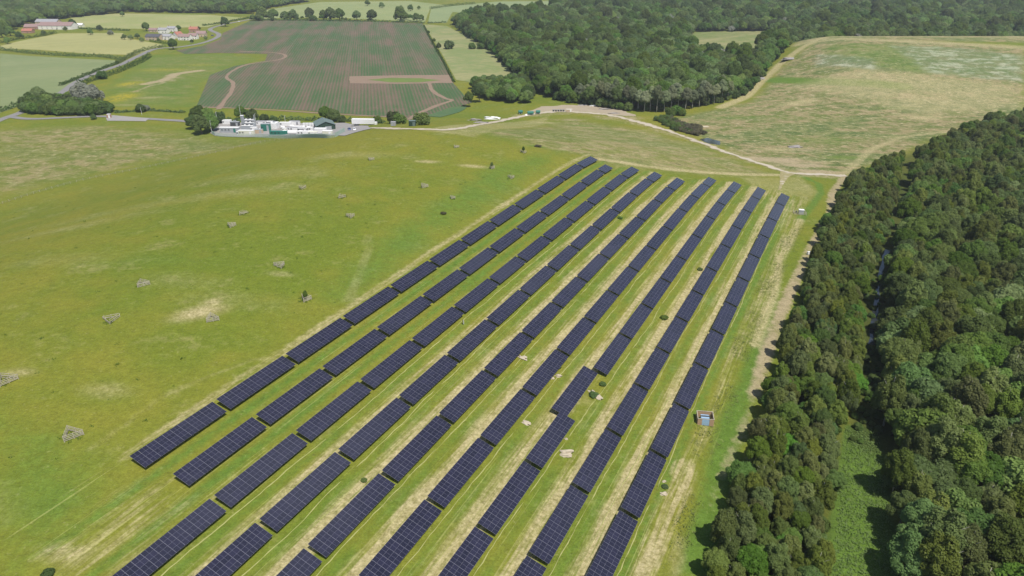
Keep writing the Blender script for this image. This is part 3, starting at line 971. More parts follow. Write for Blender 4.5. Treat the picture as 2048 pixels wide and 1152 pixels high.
LBL = {('birch', 'b'): 'olive green birch in the narrow belt between earth track and stream',
       ('alder', 'b'): 'dark green alder in the narrow belt between earth track and stream',
       ('willow', 'b'): 'bright green sallow in the narrow belt between earth track and stream',
       ('birch', 'g'): 'olive brown birch in the wide grove right of the stream',
       ('alder', 'g'): 'dark green alder in the wide grove right of the stream',
       ('oak', 'g'): 'broad rounded green oak in the wide grove right of the stream',
       ('willow', 'g'): 'mid green sallow in the wide grove right of the stream'}
def in_frame(x, y, z, m=60):
    yc = y * math.cos(PITCH) - (z - H) * math.sin(PITCH)
    zc = y * math.sin(PITCH) + (z - H) * math.cos(PITCH)
    px, py = 1024 + FPX * x / yc, 576 - FPX * zc / yc
    return -m < px < 2048 + m and -m < py < 1152 + m
n_ind = 0
for x, y, kind, sc, w in cand:
    if not in_frame(x, y, tz(x, y) + 6): 
        if y < 90 or x > 420: continue
        WOODS[kind].append((x, y, sc)); continue
    if n_ind < 300:
        tree({'birch': 'birch_tree', 'alder': 'alder_tree', 'willow': 'sallow_tree', 'oak': 'oak_tree'}[kind], kind, x, y, sc, LBL[(kind, w)], 'tree', {'birch': 'birches', 'alder': 'alders', 'willow': 'sallows', 'oak': 'oaks'}[kind] + (' in the belt beside the track' if w == 'b' else ' in the grove right of the stream'))
        n_ind += 1
    else: WOODS[kind].append((x, y, sc))

# --- main wood, copse and the far woods
WOOD = P2([(908, 48), (938, 72), (988, 104), (1036, 152), (1062, 178), (1140, 206), (1180, 210), (1290, 222), (1400, 212), (1480, 190)]) + \
       [(228, 700), (250, 738), (266, 768), (286, 800), (305, 835), (325, 870), (345, 925), (560, 925), (1000, 925), (3200, 2700), (500, 2700)] + P2([(1118, 14), (1098, 34), (1040, 36), (960, 34)])
CLEAR = P2([(1362, 80), (1394, 64), (1548, 62), (1562, 82), (1512, 112), (1385, 112)])
TRACKHOLE = [(700, 1000), (760, 1000), (760, 1060), (700, 1060)]
near = scatter(WOOD, 8.2, 1.0, [CLEAR])
for x, y in near:
    d = math.hypot(x, y)
    if not in_frame(x, y, 15, 160): continue
    if d > 1300 and random.random() < .45: continue
    sc = random.uniform(1.0, 1.95) * (1.3 if d > 1300 else 1.0)
    k = random.random()
    WOODS['oak' if k < .76 else 'willow' if k < .84 else 'silver' if k < .89 else 'alder'].append((x, y, sc if k < .76 else sc * .95 if .84 < k < .89 else sc * 1.6))
COPSE = P2([(948, 176), (985, 170), (1045, 168), (1066, 190), (1062, 208), (1010, 206), (965, 200)])
for x, y in scatter(COPSE, 7.0, .5): WOODS['oak'].append((x, y, random.uniform(1.0, 1.35)))
FARW = P2([(0, 72), (48, 50), (135, 37), (255, 25), (420, 27), (500, 28), (545, 16), (620, 3)]) + [(-700, 2100), (-300, 3000), (-3000, 3400), (-2600, 1500)]
for x, y in scatter(FARW, 13.0):
    if in_frame(x, y, 15, 160): WOODS['oak'].append((x, y, random.uniform(1.6, 2.3)))
# undergrowth at the foot of the poplars and along the wood edge
for a, b in ((1150, 206), (1160, 203), (1172, 208), (1185, 210), (1200, 213), (1215, 214), (1228, 217), (1240, 219), (1256, 221), (1440, 205), (1455, 200), (1470, 197), (1484, 190), (1496, 182), (1505, 172), (1513, 164), (1520, 155), (1340, 232), (1352, 230), (1362, 231)):
    p = at(a, b); WOODS['bush'].append((p.x, p.y, random.uniform(1.6, 2.8)))

for i in range(14):                    # ragged shrub margin of the wood
    a_, b_ = Vector(WOOD[i]), Vector(WOOD[i + 1])
    for k in range(int((b_ - a_).length / 4.5)):
        q = a_.lerp(b_, random.random()) + Vector((random.uniform(-4, 4), random.uniform(-4, 4)))
        WOODS[random.choice(['bush', 'bush', 'willow', 'alder'])].append((q.x, q.y, random.uniform(.9, 2.6) if random.random() < .7 else .8))
for k in range(46):
    q = at(505 + 345 * random.random() ** 1.5, 40 + random.uniform(-1.5, 2)); WOODS[random.choice(['oak', 'bush', 'willow'])].append((q.x, q.y, random.uniform(.8, 1.7)))
GAP = P2([(1745, 560), (1770, 560), (1765, 700), (1760, 800), (1755, 890), (1690, 890), (1715, 800), (1735, 700)])
for x, y in scatter(GAP, 3.4): WOODS['bush'].append((x, y, random.uniform(.4, .8)))
for x, y in scatter(BELT, 5.0, 2.0): WOODS['bush'].append((x, y, random.uniform(.8, 1.5)))
THICK = P2([(50, 208), (80, 200), (120, 206), (160, 212), (215, 214), (220, 229), (170, 231), (100, 230), (48, 226)])
for x, y in scatter(THICK, 4.5): WOODS['bush'].append((x, y, random.uniform(1.8, 3.2)))

def woodland(name, items, label):
    """one object: points carrying a scale and a turn, grown into crowns by geometry nodes"""
    pts = []; scl = []; rot = []; kid = []
    kinds = []
    for kind, lst in items.items():
        if not lst: continue
        for v in range(len(PROTO[kind])):
            kinds.append((kind, v))
        for x, y, s in lst:
            v = random.randrange(len(PROTO[kind]))
            pts.append((x, y, tz(x, y))); scl.append(s); rot.append(random.uniform(0, 6.28)); kid.append(kinds.index((kind, v)))
    me = bpy.data.meshes.new(name)
    me.from_pydata(pts, [], [])
    for nm, typ, dat in (('size', 'FLOAT', scl), ('turn', 'FLOAT', rot), ('sort', 'INT', kid)):
        a = me.attributes.new(nm, typ, 'POINT'); a.data.foreach_set('value', dat)
    o = link(name, me)
    ng = bpy.data.node_groups.new(name, 'GeometryNodeTree')
    ng.interface.new_socket('Geometry', in_out='INPUT', socket_type='NodeSocketGeometry')
    ng.interface.new_socket('Geometry', in_out='OUTPUT', socket_type='NodeSocketGeometry')
    N = ng.nodes.new
    gi, go = N('NodeGroupInput'), N('NodeGroupOutput')
    tp = N('GeometryNodeMeshToPoints'); ng.links.new(gi.outputs[0], tp.inputs[0])
    def at_(nm, typ):
        a = N('GeometryNodeInputNamedAttribute'); a.data_type = typ; a.inputs[0].default_value = nm; return a.outputs[0]
    size, turn, sort = at_('size', 'FLOAT'), at_('turn', 'FLOAT'), at_('sort', 'INT')
    cx = N('ShaderNodeCombineXYZ'); ng.links.new(turn, cx.inputs[2])
    jn = N('GeometryNodeJoinGeometry')
    for i, (kind, v) in enumerate(kinds):
        src = USED[(kind, v)]
        oi = N('GeometryNodeObjectInfo'); oi.inputs[0].default_value = src; oi.transform_space = 'ORIGINAL'
        cmp_ = N('FunctionNodeCompare'); cmp_.data_type = 'INT'; cmp_.operation = 'EQUAL'
        ng.links.new(sort, cmp_.inputs[2]); cmp_.inputs[3].default_value = i
        ip = N('GeometryNodeInstanceOnPoints')
        ng.links.new(tp.outputs[0], ip.inputs['Points']); ng.links.new(cmp_.outputs[0], ip.inputs['Selection'])
        ng.links.new(oi.outputs['Geometry'], ip.inputs['Instance'])
        ng.links.new(cx.outputs[0], ip.inputs['Rotation']); ng.links.new(size, ip.inputs['Scale'])
        ng.links.new(ip.outputs[0], jn.inputs[0])
    ng.links.new(jn.outputs[0], go.inputs[0])
    md = o.modifiers.new('trees', 'NODES'); md.node_group = ng
    tag(o, label, 'woodland', kind='stuff')
    return o

# --- poplars with pale stems in front of the wood
for i, (a, b, s) in enumerate([(1158, 205, .95), (1172, 208, 1.0), (1184, 207, .95), (1199, 212, 1.05), (1212, 212, .95), (1222, 215, 1.05), (1238, 217, 1.0), (1252, 219, .95), (1264, 220, 1.0), (1276, 222, 1.02), (1288, 224, 1.0), (1300, 223, 1.05), (1313, 225, 1.08), (1328, 225, 1.0),
                               (1341, 221, 1.05), (1355, 220, 1.0), (1370, 222, 1.1), (1384, 218, 1.05), (1398, 215, 1.0), (1412, 212, 1.05), (1428, 209, 1.1), (1442, 205, 1.05), (1455, 201, 1.0), (1230, 205, .95), (1290, 210, 1.0), (1350, 209, 1.05), (1405, 203, 1.05), (1440, 195, 1.1)]):
    p = at(a, b)
    tree('poplar_tree', 'poplar', p.x, p.y, s * random.uniform(.9, 1.06), 'tall grey-green poplar with bare pale stem along the wood edge', 'tree', 'poplars with bare stems at the edge of the wood')

# --- single trees and bushes
FT = [
 (451, 53, 'oak', 1.0, 'round dark oak at the road bend behind the village'),
 (347, 99, 'oak', .95, 'round green tree on the roadside in front of the village'),
 (293, 62, 'oak', .95, 'tall dark tree behind the left village roofs'),
 (249, 79, 'oak', .6, 'low dark tree at the left end of the village'), (262, 80, 'oak', .62, 'low dark tree beside the village car park'), (276, 77, 'oak', .6, 'dark tree touching the grey village roof'),
 (181, 70, 'oak', .65, 'small round tree at the edge of the hay field'), (222, 70, 'silver', .75, 'pale grey willow at the edge of the hay field'),
 (200, 62, 'oak', .7, 'green tree beside the pale willow behind the hay field'), (245, 33, 'oak', .6, 'lone little tree in the dry field behind the village'),
 (358, 62, 'oak', .7, 'tree rising behind the red village roofs'), (5, 75, 'oak', 1.0, 'dark tree left of the farm'), (22, 72, 'oak', 1.0, 'second dark tree left of the farm'), (40, 78, 'oak', .8, 'low tree in front of the farm yard'), (146, 56, 'oak', .8, 'tree at the right end of the farm barns'),
 (398, 62, 'oak', .5, 'small tree behind the sandy village house'), (318, 84, 'oak', .42, 'garden tree below the slate roofed village building'), (384, 86, 'oak', .4, 'garden tree in front of the pinkish roofs'), (412, 80, 'oak', .45, 'tree at the right end of the village on the verge'), (284, 84, 'oak', .5, 'tree below the left end of the village'), (88, 70, 'oak', .6, 'tree in front of the long farm barn'), (16, 88, 'oak', .7, 'tree on the hedge left below the farm'), (132, 62, 'oak', .5, 'small tree at the farm yard corner'),
 (526, 40, 'oak', 1.25, 'leftmost tree of the line along the far crop edge'), (548, 39, 'oak', 1.2, 'second tree of the line along the far crop edge'), (572, 40, 'oak', 1.25, 'third tree of the line along the far crop edge'), (588, 40, 'oak', 1.15, 'fourth tree of the line along the far crop edge'),
 (620, 38, 'oak', 1.05, 'fifth tree of the line along the far crop edge'), (648, 40, 'oak', 1.1, 'sixth tree of the line along the far crop edge'), (662, 41, 'oak', 1.3, 'large tree in the middle of the line along the far crop edge'), (680, 40, 'oak', 1.2, 'tree right of the largest one on the far crop edge'),
 (714, 41, 'oak', 1.25, 'tree with gaps on both sides on the far crop edge'), (744, 41, 'oak', 1.25, 'broad tree on the far crop edge, third from the right'), (802, 44, 'oak', 1.35, 'dark round tree on the far crop edge, second from the right'), (834, 43, 'oak', 1.2, 'rightmost tree of the line along the far crop edge'),
 (764, 16, 'oak', .7, 'small far tree on the pasture hedge, left'), (802, 21, 'oak', .75, 'small far tree on the pasture hedge, middle'), (821, 22, 'oak', .7, 'small far tree on the pasture hedge, right'), (735, 12, 'oak', .7, 'lone far tree near the top of the pasture'), (838, 19, 'oak', .6, 'far bush at the right end of the pasture hedge'),
 (388, 258, 'oak', .85, 'bushy tree at the left end of the works, outermost'), (404, 268, 'oak', .95, 'big bushy tree in front at the left end of the works'), (424, 262, 'oak', .9, 'tree touching the white cabin at the works'), (398, 244, 'oak', .95, 'tall tree behind the left end of the works'), (418, 244, 'oak', .85, 'tree behind the works beside the thin mast'), (440, 246, 'willow', 1.1, 'low tree behind the white cabin'),
 (484, 238, 'oak', .75, 'tree behind the tall grey stack'), (506, 240, 'willow', 1.1, 'bush behind the works, right of the stack'), (530, 243, 'willow', .8, 'low bush behind the middle of the works'), (548, 244, 'willow', .7, 'low bush behind the works, rightmost of three'),
 (652, 240, 'oak', .85, 'dark tree behind the green shed'), (668, 243, 'oak', .75, 'dark tree at the right of the green shed'), (683, 245, 'willow', .8, 'low bush right of the green shed'),
 (788, 247, 'willow', 1.1, 'round bush right of the white trailer'), (800, 248, 'willow', 1.0, 'second round bush right of the white trailer'), (844, 250, 'willow', 1.15, 'round bush beside the track near the crop corner'), (755, 246, 'willow', .7, 'low bush behind the end of the white trailer'),
 (938, 214, 'alder', 1.2, 'dark rounded bush standing out left of the copse'), (958, 205, 'alder', 1.5, 'dark tree at the left corner of the copse'),
 (898, 98, 'willow', 1.5, 'round bush alone in the strip field'), (944, 98, 'willow', 1.1, 'left bush of the low hedge in the strip field'), (962, 98, 'willow', 1.2, 'middle bush of the low hedge in the strip field'), (978, 98, 'willow', 1.1, 'right bush of the low hedge in the strip field'), (878, 104, 'alder', 1.0, 'small dark bush on the right crop edge, lower'), (868, 88, 'alder', .8, 'small dark bush on the right crop edge, middle'), (857, 70, 'alder', .7, 'small dark bush on the right crop edge, upper'),
 (62, 205, 'oak', .75, 'tree at the left end of the roadside thicket'), (80, 206, 'oak', .95, 'tallest dark tree of the roadside thicket'), (100, 216, 'oak', .8, 'tree in the left half of the roadside thicket'), (58, 224, 'willow', 1.25, 'low bush at the front left of the roadside thicket'), (82, 226, 'oak', .7, 'bush in the front of the roadside thicket by the verge'), (106, 228, 'oak', .75, 'bush in the front middle of the roadside thicket'),
 (128, 224, 'oak', .8, 'tree in the middle of the roadside thicket'), (150, 228, 'oak', .8, 'tree below the silver willow in the thicket'), (172, 230, 'oak', .75, 'bush at the front right of the roadside thicket'), (196, 228, 'oak', .75, 'bush second from the right end of the thicket'), (214, 226, 'willow', 1.2, 'rightmost bush of the roadside thicket'), (140, 205, 'oak', .75, 'tree at the back of the roadside thicket'),
 (178, 207, 'silver', 1.75, 'large silvery willow behind the roadside thicket'), (292, 222, 'silver', .55, 'grey-green bush behind the lay-by'), (283, 224, 'willow', .9, 'small bush behind the lay-by'),
 (188, 239, 'willow', .5, 'tiny bush on the access road verge'), (205, 158, 'willow', 1.2, 'dark bush on the road hedge near the buttercups'),
]
for a, b, kind, s, lb in FT:
    p = at(a, b); s *= 1.45 if kind == 'oak' else 1.25
    if b < 60 and kind == 'oak': s *= random.uniform(.95, 1.4)
    pk = kind
    if kind == 'willow': pk, s = 'bush', s * 2.0
    tree({'oak': 'field_tree', 'silver': 'silver_willow', 'willow': 'bush', 'alder': 'bush'}[kind], pk, p.x, p.y, s, lb, 'bush' if kind in ('willow', 'alder') else 'tree', 'single trees and bushes')

# geometry for the woods is borrowed from trees that stand in the scene
USED = {}
for o in bpy.data.objects:
    if o.name.split('.')[0] == 'crown' and o.type == 'MESH':
        for kind, lst in PROTO.items():
            for v, (cm, tm, h) in enumerate(lst):
                if o.data == cm: USED.setdefault((kind, v), o)

# bushes inside the solar field and on the track
BU = [(1187, 792, 'bush', .9, 'dark nettle clump beside the largest spoil heap'), (1205, 770, 'bush', .7, 'green clump behind the largest spoil heap'), (1330, 975, 'bush', .55, 'small dark bush at the lower right spoil heap'),
      (1400, 540, 'bush', .75, 'round bush against the eighth row of panels'), (1328, 637, 'bush', .95, 'round bush between the seventh and eighth panel rows'), (1240, 437, 'bush', .8, 'bush at the edge of the fourth panel row'), 
      (728, 962, 'bush', .5, 'dark tuft behind a table of the fifth row'), (1115, 735, 'bush', .75, 'weeds beside the sixth row of panels'), (95, 1150, 'bush', .8, 'leafy bush at the bottom left corner'),
      (886, 428, 'scrub', 1.0, 'brushwood pile with weeds in the upper meadow'), (1075, 294, 'scrub', 1.4, 'low dark green rushes near the far meadow end')]
for a, b, kind, s, lb in BU:
    p = at(a, b)
    tree('weed_bush', kind, p.x, p.y, s * .8, lb, 'bush', 'bushes in the solar field and meadow', sz=s * .42)
for o in bpy.data.objects:
    if o.name.split('.')[0] == 'crown' and o.type == 'MESH':
        for kind, lst in PROTO.items():
            for v, (cm, tm, h) in enumerate(lst):
                if o.data == cm: USED.setdefault((kind, v), o)
miss = [(k, v) for k in WOODS if WOODS[k] for v in range(len(PROTO[k])) if (k, v) not in USED]
for k, v in miss:                      # every prototype used in the woods also stands as a tree of its own
    p = at(1100 + 12 * v, 205)
    tree('field_tree', k, p.x, p.y, 1.5, 'tree at the front edge of the wood behind the yard', 'tree', 'single trees and bushes', var=v)
    USED[(k, v)] = [o for o in bpy.data.objects if o.type == 'MESH' and o.data == PROTO[k][v][0]][0]
woodland('woodland', WOODS, 'broadleaf woods beyond the solar field and far off, read as one mass')

# --- dark scrub beside the track bend
SCRUB = P2([(1310, 240), (1340, 236), (1365, 248), (1400, 256), (1412, 268), (1390, 272), (1350, 262)])
sl = scatter(SCRUB, 2.6)
sm = {'bush': [(x, y, random.uniform(.8, 1.3)) for x, y in sl if x < 130 + RNG.uniform(-6, 6)], 'scrub': [(x, y, random.uniform(.9, 1.5)) for x, y in sl if x >= 124]}
for v_ in range(2):
    for k_ in ('bush', 'scrub'):
        if (k_, v_) not in USED:
            q_ = at(1392 + 6 * v_, 262)
            tree('weed_bush', k_, q_.x, q_.y, 1.2, 'brown bush at the right end of the dark scrub', 'bush', 'bushes in the solar field and meadow', var=v_)
            USED[(k_, v_)] = [o for o in bpy.data.objects if o.type == 'MESH' and o.data == PROTO[k_][v_][0]][0]
sw = woodland('scrub_thicket', sm, 'low dark scrub thicket inside the bend of the gravel track')
sw['category'] = 'scrub'

# --- hedges
def hedge(pxs, w, h, label, kind='bush', dens=9.0, wpts=None):
    w *= 1.25; h *= 1.3; dens *= 1.3
    L = smooth_line([Vector(p) for p in (wpts or P2(pxs))], 3.0)
    g = np.random.default_rng(len(label) * 7)
    tot = sum((L[i + 1] - L[i]).length for i in range(len(L) - 1))
    n = int(min(tot * dens, 9000))
    A = np.array([tuple(p) for p in L])
    cl = np.concatenate([[0], np.cumsum(np.hypot(*np.diff(A, axis=0).T))])
    s = g.uniform(0, cl[-1], n)
    x = np.interp(s, cl, A[:, 0]); y = np.interp(s, cl, A[:, 1])
    hh = h * (.75 + .3 * np.sin(s * .35) * np.sin(s * .13 + 1) + .25 * np.sin(s * .9))
    a = g.uniform(0, math.pi, n); r = g.uniform(.6, 1.0, n) ** .5
    z = terrain(x, y) + np.sin(a) * hh * r
    dx = np.gradient(A[:, 0]); dy = np.gradient(A[:, 1]); l = np.hypot(dx, dy) + 1e-9
    nx = np.interp(s, cl, -dy / l); ny = np.interp(s, cl, dx / l)
    o_ = np.cos(a) * w / 2 * r
    P = np.stack([x + nx * o_, y + ny * o_, z], 1)
    N = np.stack([nx * np.cos(a), ny * np.cos(a), np.sin(a)], 1) + g.normal(size=(n, 3)) * .5
    N /= np.linalg.norm(N, axis=1)[:, None]
    u = np.cross(N, g.normal(size=(n, 3))); u /= np.linalg.norm(u, axis=1)[:, None] + 1e-9
    b = np.cross(N, u)
    sz = 1.0 * g.uniform(.6, 1.4, n)[:, None]
    V = np.stack([P - u * sz * .6, P + b * sz * .45, P + u * sz * .7, P - b * sz * .45], 1).reshape(-1, 3)
    me = bpy.data.meshes.new('hedge')
    me.vertices.add(n * 4); me.vertices.foreach_set('co', V.astype(np.float32).ravel())
    me.loops.add(n * 4); me.loops.foreach_set('vertex_index', np.arange(n * 4, dtype=np.int32))
    me.polygons.add(n); me.polygons.foreach_set('loop_start', np.arange(0, n * 4, 4, dtype=np.int32))
    me.update(calc_edges=True)
    me.materials.append(M_LEAF[kind])
    tag(link('hedge', me), label, 'hedge', 'field hedges')
hedge([(0, 100), (60, 107), (130, 112), (200, 114), (248, 121)], 4, 3.6, 'long hedge between the hay field and the wheat field')
hedge([(235, 128), (262, 112), (290, 101), (330, 93)], 4, 3.4, 'hedge on the left of the road below the village')
hedge([(158, 172), (180, 163), (215, 152), (250, 139), (285, 123), (300, 113)], 5, 4.2, 'thick dark hedge on the right of the road')
hedge([(120, 172), (150, 160), (190, 144), (238, 126)], 3, 2.4, 'low hedge on the wheat field side of the road')
hedge([(-20, 230), (20, 217), (48, 209)], 4, 3.2, 'hedge at the left picture edge beside the wheat field')
hedge([(0, 87), (40, 78), (80, 73), (112, 66)], 4, 3.5, 'hedge in front of the farm')
hedge([(300, 83), (330, 87), (345, 90)], 3, 2.4, 'hedge in front of the village houses')
hedge([(405, 52), (440, 47), (500, 36)], 3, 2.5, 'hedge along the far road bend')
hedge([(505, 41), (560, 41), (640, 42), (760, 44), (850, 47)], 4, 3.2, 'hedge under the tree line at the far crop edge')
hedge([(420, 241), (500, 242), (600, 240), (700, 243), (770, 247)], 4, 2.6, 'hedge between the works and the crop field')
hedge([(848, 52), (862, 80), (885, 120), (908, 165)], 2.4, 1.6, 'thin hedge on the right edge of the crop field')
hedge([(855, 47), (893, 45)], 3, 2.2, 'short hedge below the far wheat field')
hedge([(860, 18), (905, 12), (950, 8)], 4, 4.5, 'far hedge on the skyline fields')
hedge([(230, 226), (300, 222), (370, 226)], 3, 1.5, 'low hedge behind the lay-by')
hedge([(150, 57), (210, 60), (260, 62)], 3, 3.0, 'hedge above the hay field right of the farm')

# ------------------------------------------------------------------ colours for built things
M_WHITE = simple('white_coating', (.74, .74, .74), .55, .12, .5)
M_CREAM = simple('cream_coating', (.62, .62, .52), .55, .15, .5)
M_GREYC = simple('grey_coating', (.34, .36, .38), .5, .15, .5)
M_DARK = simple('dark_grey_coating', (.075, .08, .085), .55, .2, .5)
M_TEAL = simple('teal_green_coating', (.03, .17, .13), .5, .2, .5)
M_GREEN = simple('dark_green_cladding', (.030, .060, .045), .55, .15, .5)
M_GROOF = simple('grey_green_roof', (.13, .175, .165), .5, .15, .5)
M_BLUE = simple('light_blue_coating', (.30, .45, .62), .45, .15, .8)
M_TIMB = simple('weathered_timber', (.42, .38, .30), .85, .3, 1.5)
M_TIMB2 = simple('sawn_timber_boards', (.43, .285, .185), .85, .25, 1.5)
M_REDR = simple('red_clay_roof', (.36, .15, .11), .85, .25, .6)
M_PINKR = simple('pinkish_tile_roof', (.27, .185, .175), .85, .25, .4)
M_SLATE = simple('dark_slate_roof', (.085, .085, .10), .7, .2, .4)
M_LSLATE = simple('grey_slate_roof', (.30, .30, .32), .7, .2, .4)
M_RENDER = simple('white_rendered_wall', (.76, .73, .69), .85, .12, .5)
M_BRICK = simple('brick_wall', (.38, .22, .16), .9, .25, 2.0)
M_SAND = simple('sandy_wall', (.48, .38, .28), .9, .2, 1.0)
M_GLASSD = simple('window_glass', (.03, .04, .05), .15, .1, 1.0, 0, .6)
M_RUBBER = simple('black_rubber', (.03, .03, .03), .8, .1)
M_PAINTW = simple('white_car_paint', (.72, .72, .74), .25, .05, 1, 0, .6)
M_PAINTB = simple('blue_car_paint', (.05, .07, .20), .25, .05, 1, 0, .6)
M_RUBBLE = simple('pale_rubble', (.42, .365, .275), .95, .35, 1.2)
M_GRUB = simple('grey_rubble', (.27, .25, .24), .95, .4, 1.5)

def dirpx(a, b):
    p, q = at(*a), at(*b)
    return math.atan2(q.y - p.y, q.x - p.x)

# ------------------------------------------------------------------ works compound
YRZ = R(-1.5)

def container(name, px, L, W, Hh, mats, label, rz=None, door=None, vents=0, roof_units=0, cat='container'):
    p = at(*px)
    root = empty(name, (p.x, p.y, p.z + .26), YRZ if rz is None else rz)
    tag(root, label, cat, 'plant containers in the works yard')
    m = MB(); m.box((0, 0, Hh / 2), (L, W, Hh))
    for k in range(int(L / .9)):
        x = -L / 2 + .45 + k * (L - .9) / max(1, int(L / .9) - 1)
        for s in (-1, 1): m.box((x, s * (W / 2 + .03), Hh / 2), (.35, .06, Hh - .4))
    m.build('body', mats[0], root)
    r = MB(); r.box((0, 0, Hh + .06), (L + .12, W + .12, .12)); r.build('roof', mats[1], root)
    d = MB(); d.box((L * .28, -W / 2 - .09, Hh * .43), (1.6, .06, Hh * .8)); dd = d.build('door', door or mats[1], root)
    h = MB(); h.box((L * .28 + .6, -W / 2 - .14, Hh * .43), (.06, .05, .4)); h.build('handle', M_DARK, dd)
    for k in range(vents):
        v = MB(); x = -L * .38 + k * L * .18
        for q in range(4): v.box((x, -W / 2 - .08, Hh * .45 + q * .28), (1.2, .05, .16), rx=.4)
        v.build('vent', M_DARK, root)
    for k in range(roof_units):
        u = MB(); x = -L * .35 + k * L * .7 / max(1, roof_units - 1) if roof_units > 1 else 0
        u.box((x, 0, Hh + .62), (1.8, 1.6, 1.0)); uu = u.build('roof_unit', M_GREYC, root)
        f = MB(); f.tube([(x, 0, Hh + 1.12), (x, 0, Hh + 1.26)], [.6, .55], 10); f.build('fan_ring', M_DARK, uu)
    return root

container('site_cabin', (455, 248), 6.5, 3.2, 2.8, (M_WHITE, M_WHITE), 'small white site cabin in front of the bushy trees', vents=1)
container('dark_container', (471, 252), 6.5, 3.0, 3.0, (M_DARK, M_GREYC), 'dark grey container right of the white site cabin', roof_units=1)
container('engine_container', (461, 265), 14, 3.2, 3.6, (M_GREYC, M_WHITE), 'long grey container with white roof at the left front', door=M_TEAL, vents=3)
container('cream_container', (494, 270), 11.5, 2.8, 3.2, (M_CREAM, M_WHITE), 'cream container at the front below the tall stack', vents=2)
container('brown_switch_house', (518, 267), 6, 2.6, 2.8, (M_SAND, M_GREYC), 'sandy brown switch house between cream and teal containers')
container('teal_container', (560, 270), 14, 2.6, 2.5, (M_TEAL, M_TEAL), 'long teal green container at the front fence', vents=3)
container('teal_screen_house', (533, 262), 6.5, 3.2, 5.2, (M_TEAL, M_GREYC), 'tall teal green plant housing behind the long teal container', vents=1)
container('white_house_container', (550, 257), 5, 6.5, 4.2, (M_WHITE, M_WHITE), 'square white plant house in the middle of the works', roof_units=1)
container('white_plant_box', (590, 262), 11, 2.6, 2.6, (M_WHITE, M_LSLATE), 'white plant box with pipes in the yard centre', vents=2)
container('white_skid', (612, 270), 12, 2.6, 2.4, (M_WHITE, M_WHITE), 'white skid unit at the front fence near the shed', vents=2)
container('white_store', (642, 266), 8, 3.0, 3.0, (M_WHITE, M_WHITE), 'white store box in front of the green shed')
container('cream_store', (656, 270), 6, 2.6, 2.4, (M_CREAM, M_WHITE), 'cream store box at the right front corner of the works')
for i, (a, b, lb) in enumerate([(609, 252, 'first small white unit of the four behind the white plant box'), (615, 252, 'second small white unit of the four behind the white plant box'), (621, 252, 'third small white unit of the four behind the white plant box'), (627, 252, 'last small white unit of the four, nearest the shed')]):
    container('white_unit', (a, b), 1.9, 1.8, 1.9, (M_WHITE, M_WHITE), lb, cat='cabinet')

for a in [((447, 262), 5, 2.6, 2.6, (M_WHITE, M_WHITE), 'white box at the left end behind the long grey container'), ((509, 262), 5, 2.4, 2.6, (M_WHITE, M_WHITE), 'white box right of the gas engines'),
          ((524, 250), 8, 2.6, 2.8, (M_WHITE, M_LSLATE), 'white container at the back right of the engines'), ((541, 250), 7, 2.6, 2.6, (M_LSLATE, M_WHITE), 'pale grey container at the back middle of the yard'),
          ((572, 252), 9, 2.6, 2.6, (M_WHITE, M_WHITE), 'white container at the back of the yard centre'), ((590, 250), 8, 2.6, 2.8, (M_WHITE, M_LSLATE), 'white container with grey roof at the yard back'),
          ((575, 263), 7, 2.4, 2.2, (M_CREAM, M_WHITE), 'cream box behind the long teal container'), ((606, 263), 7, 2.2, 2.2, (M_LSLATE, M_WHITE), 'pale grey skid between white units'),
          ((628, 262), 7, 2.6, 2.4, (M_WHITE, M_WHITE), 'white box left of the white store'), ((636, 256), 5, 2.4, 2.6, (M_LSLATE, M_WHITE), 'grey box touching the shed front'),
          ((480, 270), 4, 2.4, 2.4, (M_WHITE, M_WHITE), 'small white box between the grey and cream containers'), ((627, 271), 6, 2.4, 2.2, (M_WHITE, M_CREAM), 'white box at the front fence left of the corner store')]:
    container('plant_container', *a, vents=1)

def engine(px, label, n=3):
    p = at(*px)
    root = empty('gas_engine_unit', (p.x, p.y, p.z + .26), YRZ)
    tag(root, label, 'engine', 'gas engines in the works')
    m = MB(); m.box((0, 0, 1.5), (10, 2.8, 3.0)); m.build('housing', M_GREYC, root)
    for k in range(2):
        t = MB(); t.tube([(-4.2, -.6 + k * 1.3, 3.6), (4.2, -.6 + k * 1.3, 3.6)], [.55, .55], 10); t.build('silencer', M_WHITE, root, smooth=False)
    for k in range(n):
        t = MB(); t.box((-3.4 + k * 3.2, 0, 4.3), (1.8, 1.9, .5)); t.build('cooler', M_DARK, root)
    e = MB(); e.tube([(4.3, .2, 3.0), (4.3, .2, 7.2)], [.28, .28], 8); e.build('exhaust', M_GREYC, root)
for px, lb in (((499, 249), 'gas engine with white silencers right of the tall stack, back row'), ((499, 255), 'gas engine with white silencers in the middle row'), ((497, 261), 'gas engine with white silencers behind the cream container')):
    engine(px, lb)
def stack(px, h, w, label):
    p = at(*px)
    root = empty('flue_stack', (p.x, p.y, p.z + .26), YRZ)
    tag(root, label, 'chimney')
    m = MB(); m.box((0, 0, h / 2), (w, w, h)); m.build('shaft', M_GREYC, root)
    c = MB(); c.box((0, 0, h + .1), (w * 1.2, w * 1.2, .2)); c.build('cap', M_WHITE, root)
    l = MB()
    for s in (-.25, .25): l.bar((s, -w / 2 - .12, .5), (s, -w / 2 - .12, h), .05)
    for k in range(int(h / .5)): l.bar((-.25, -w / 2 - .12, .6 + k * .5), (.25, -w / 2 - .12, .6 + k * .5), .04)
    l.build('ladder', M_GREYC, root)
stack((488, 257), 9.5, 1.9, 'tall square grey flue stack in the works')

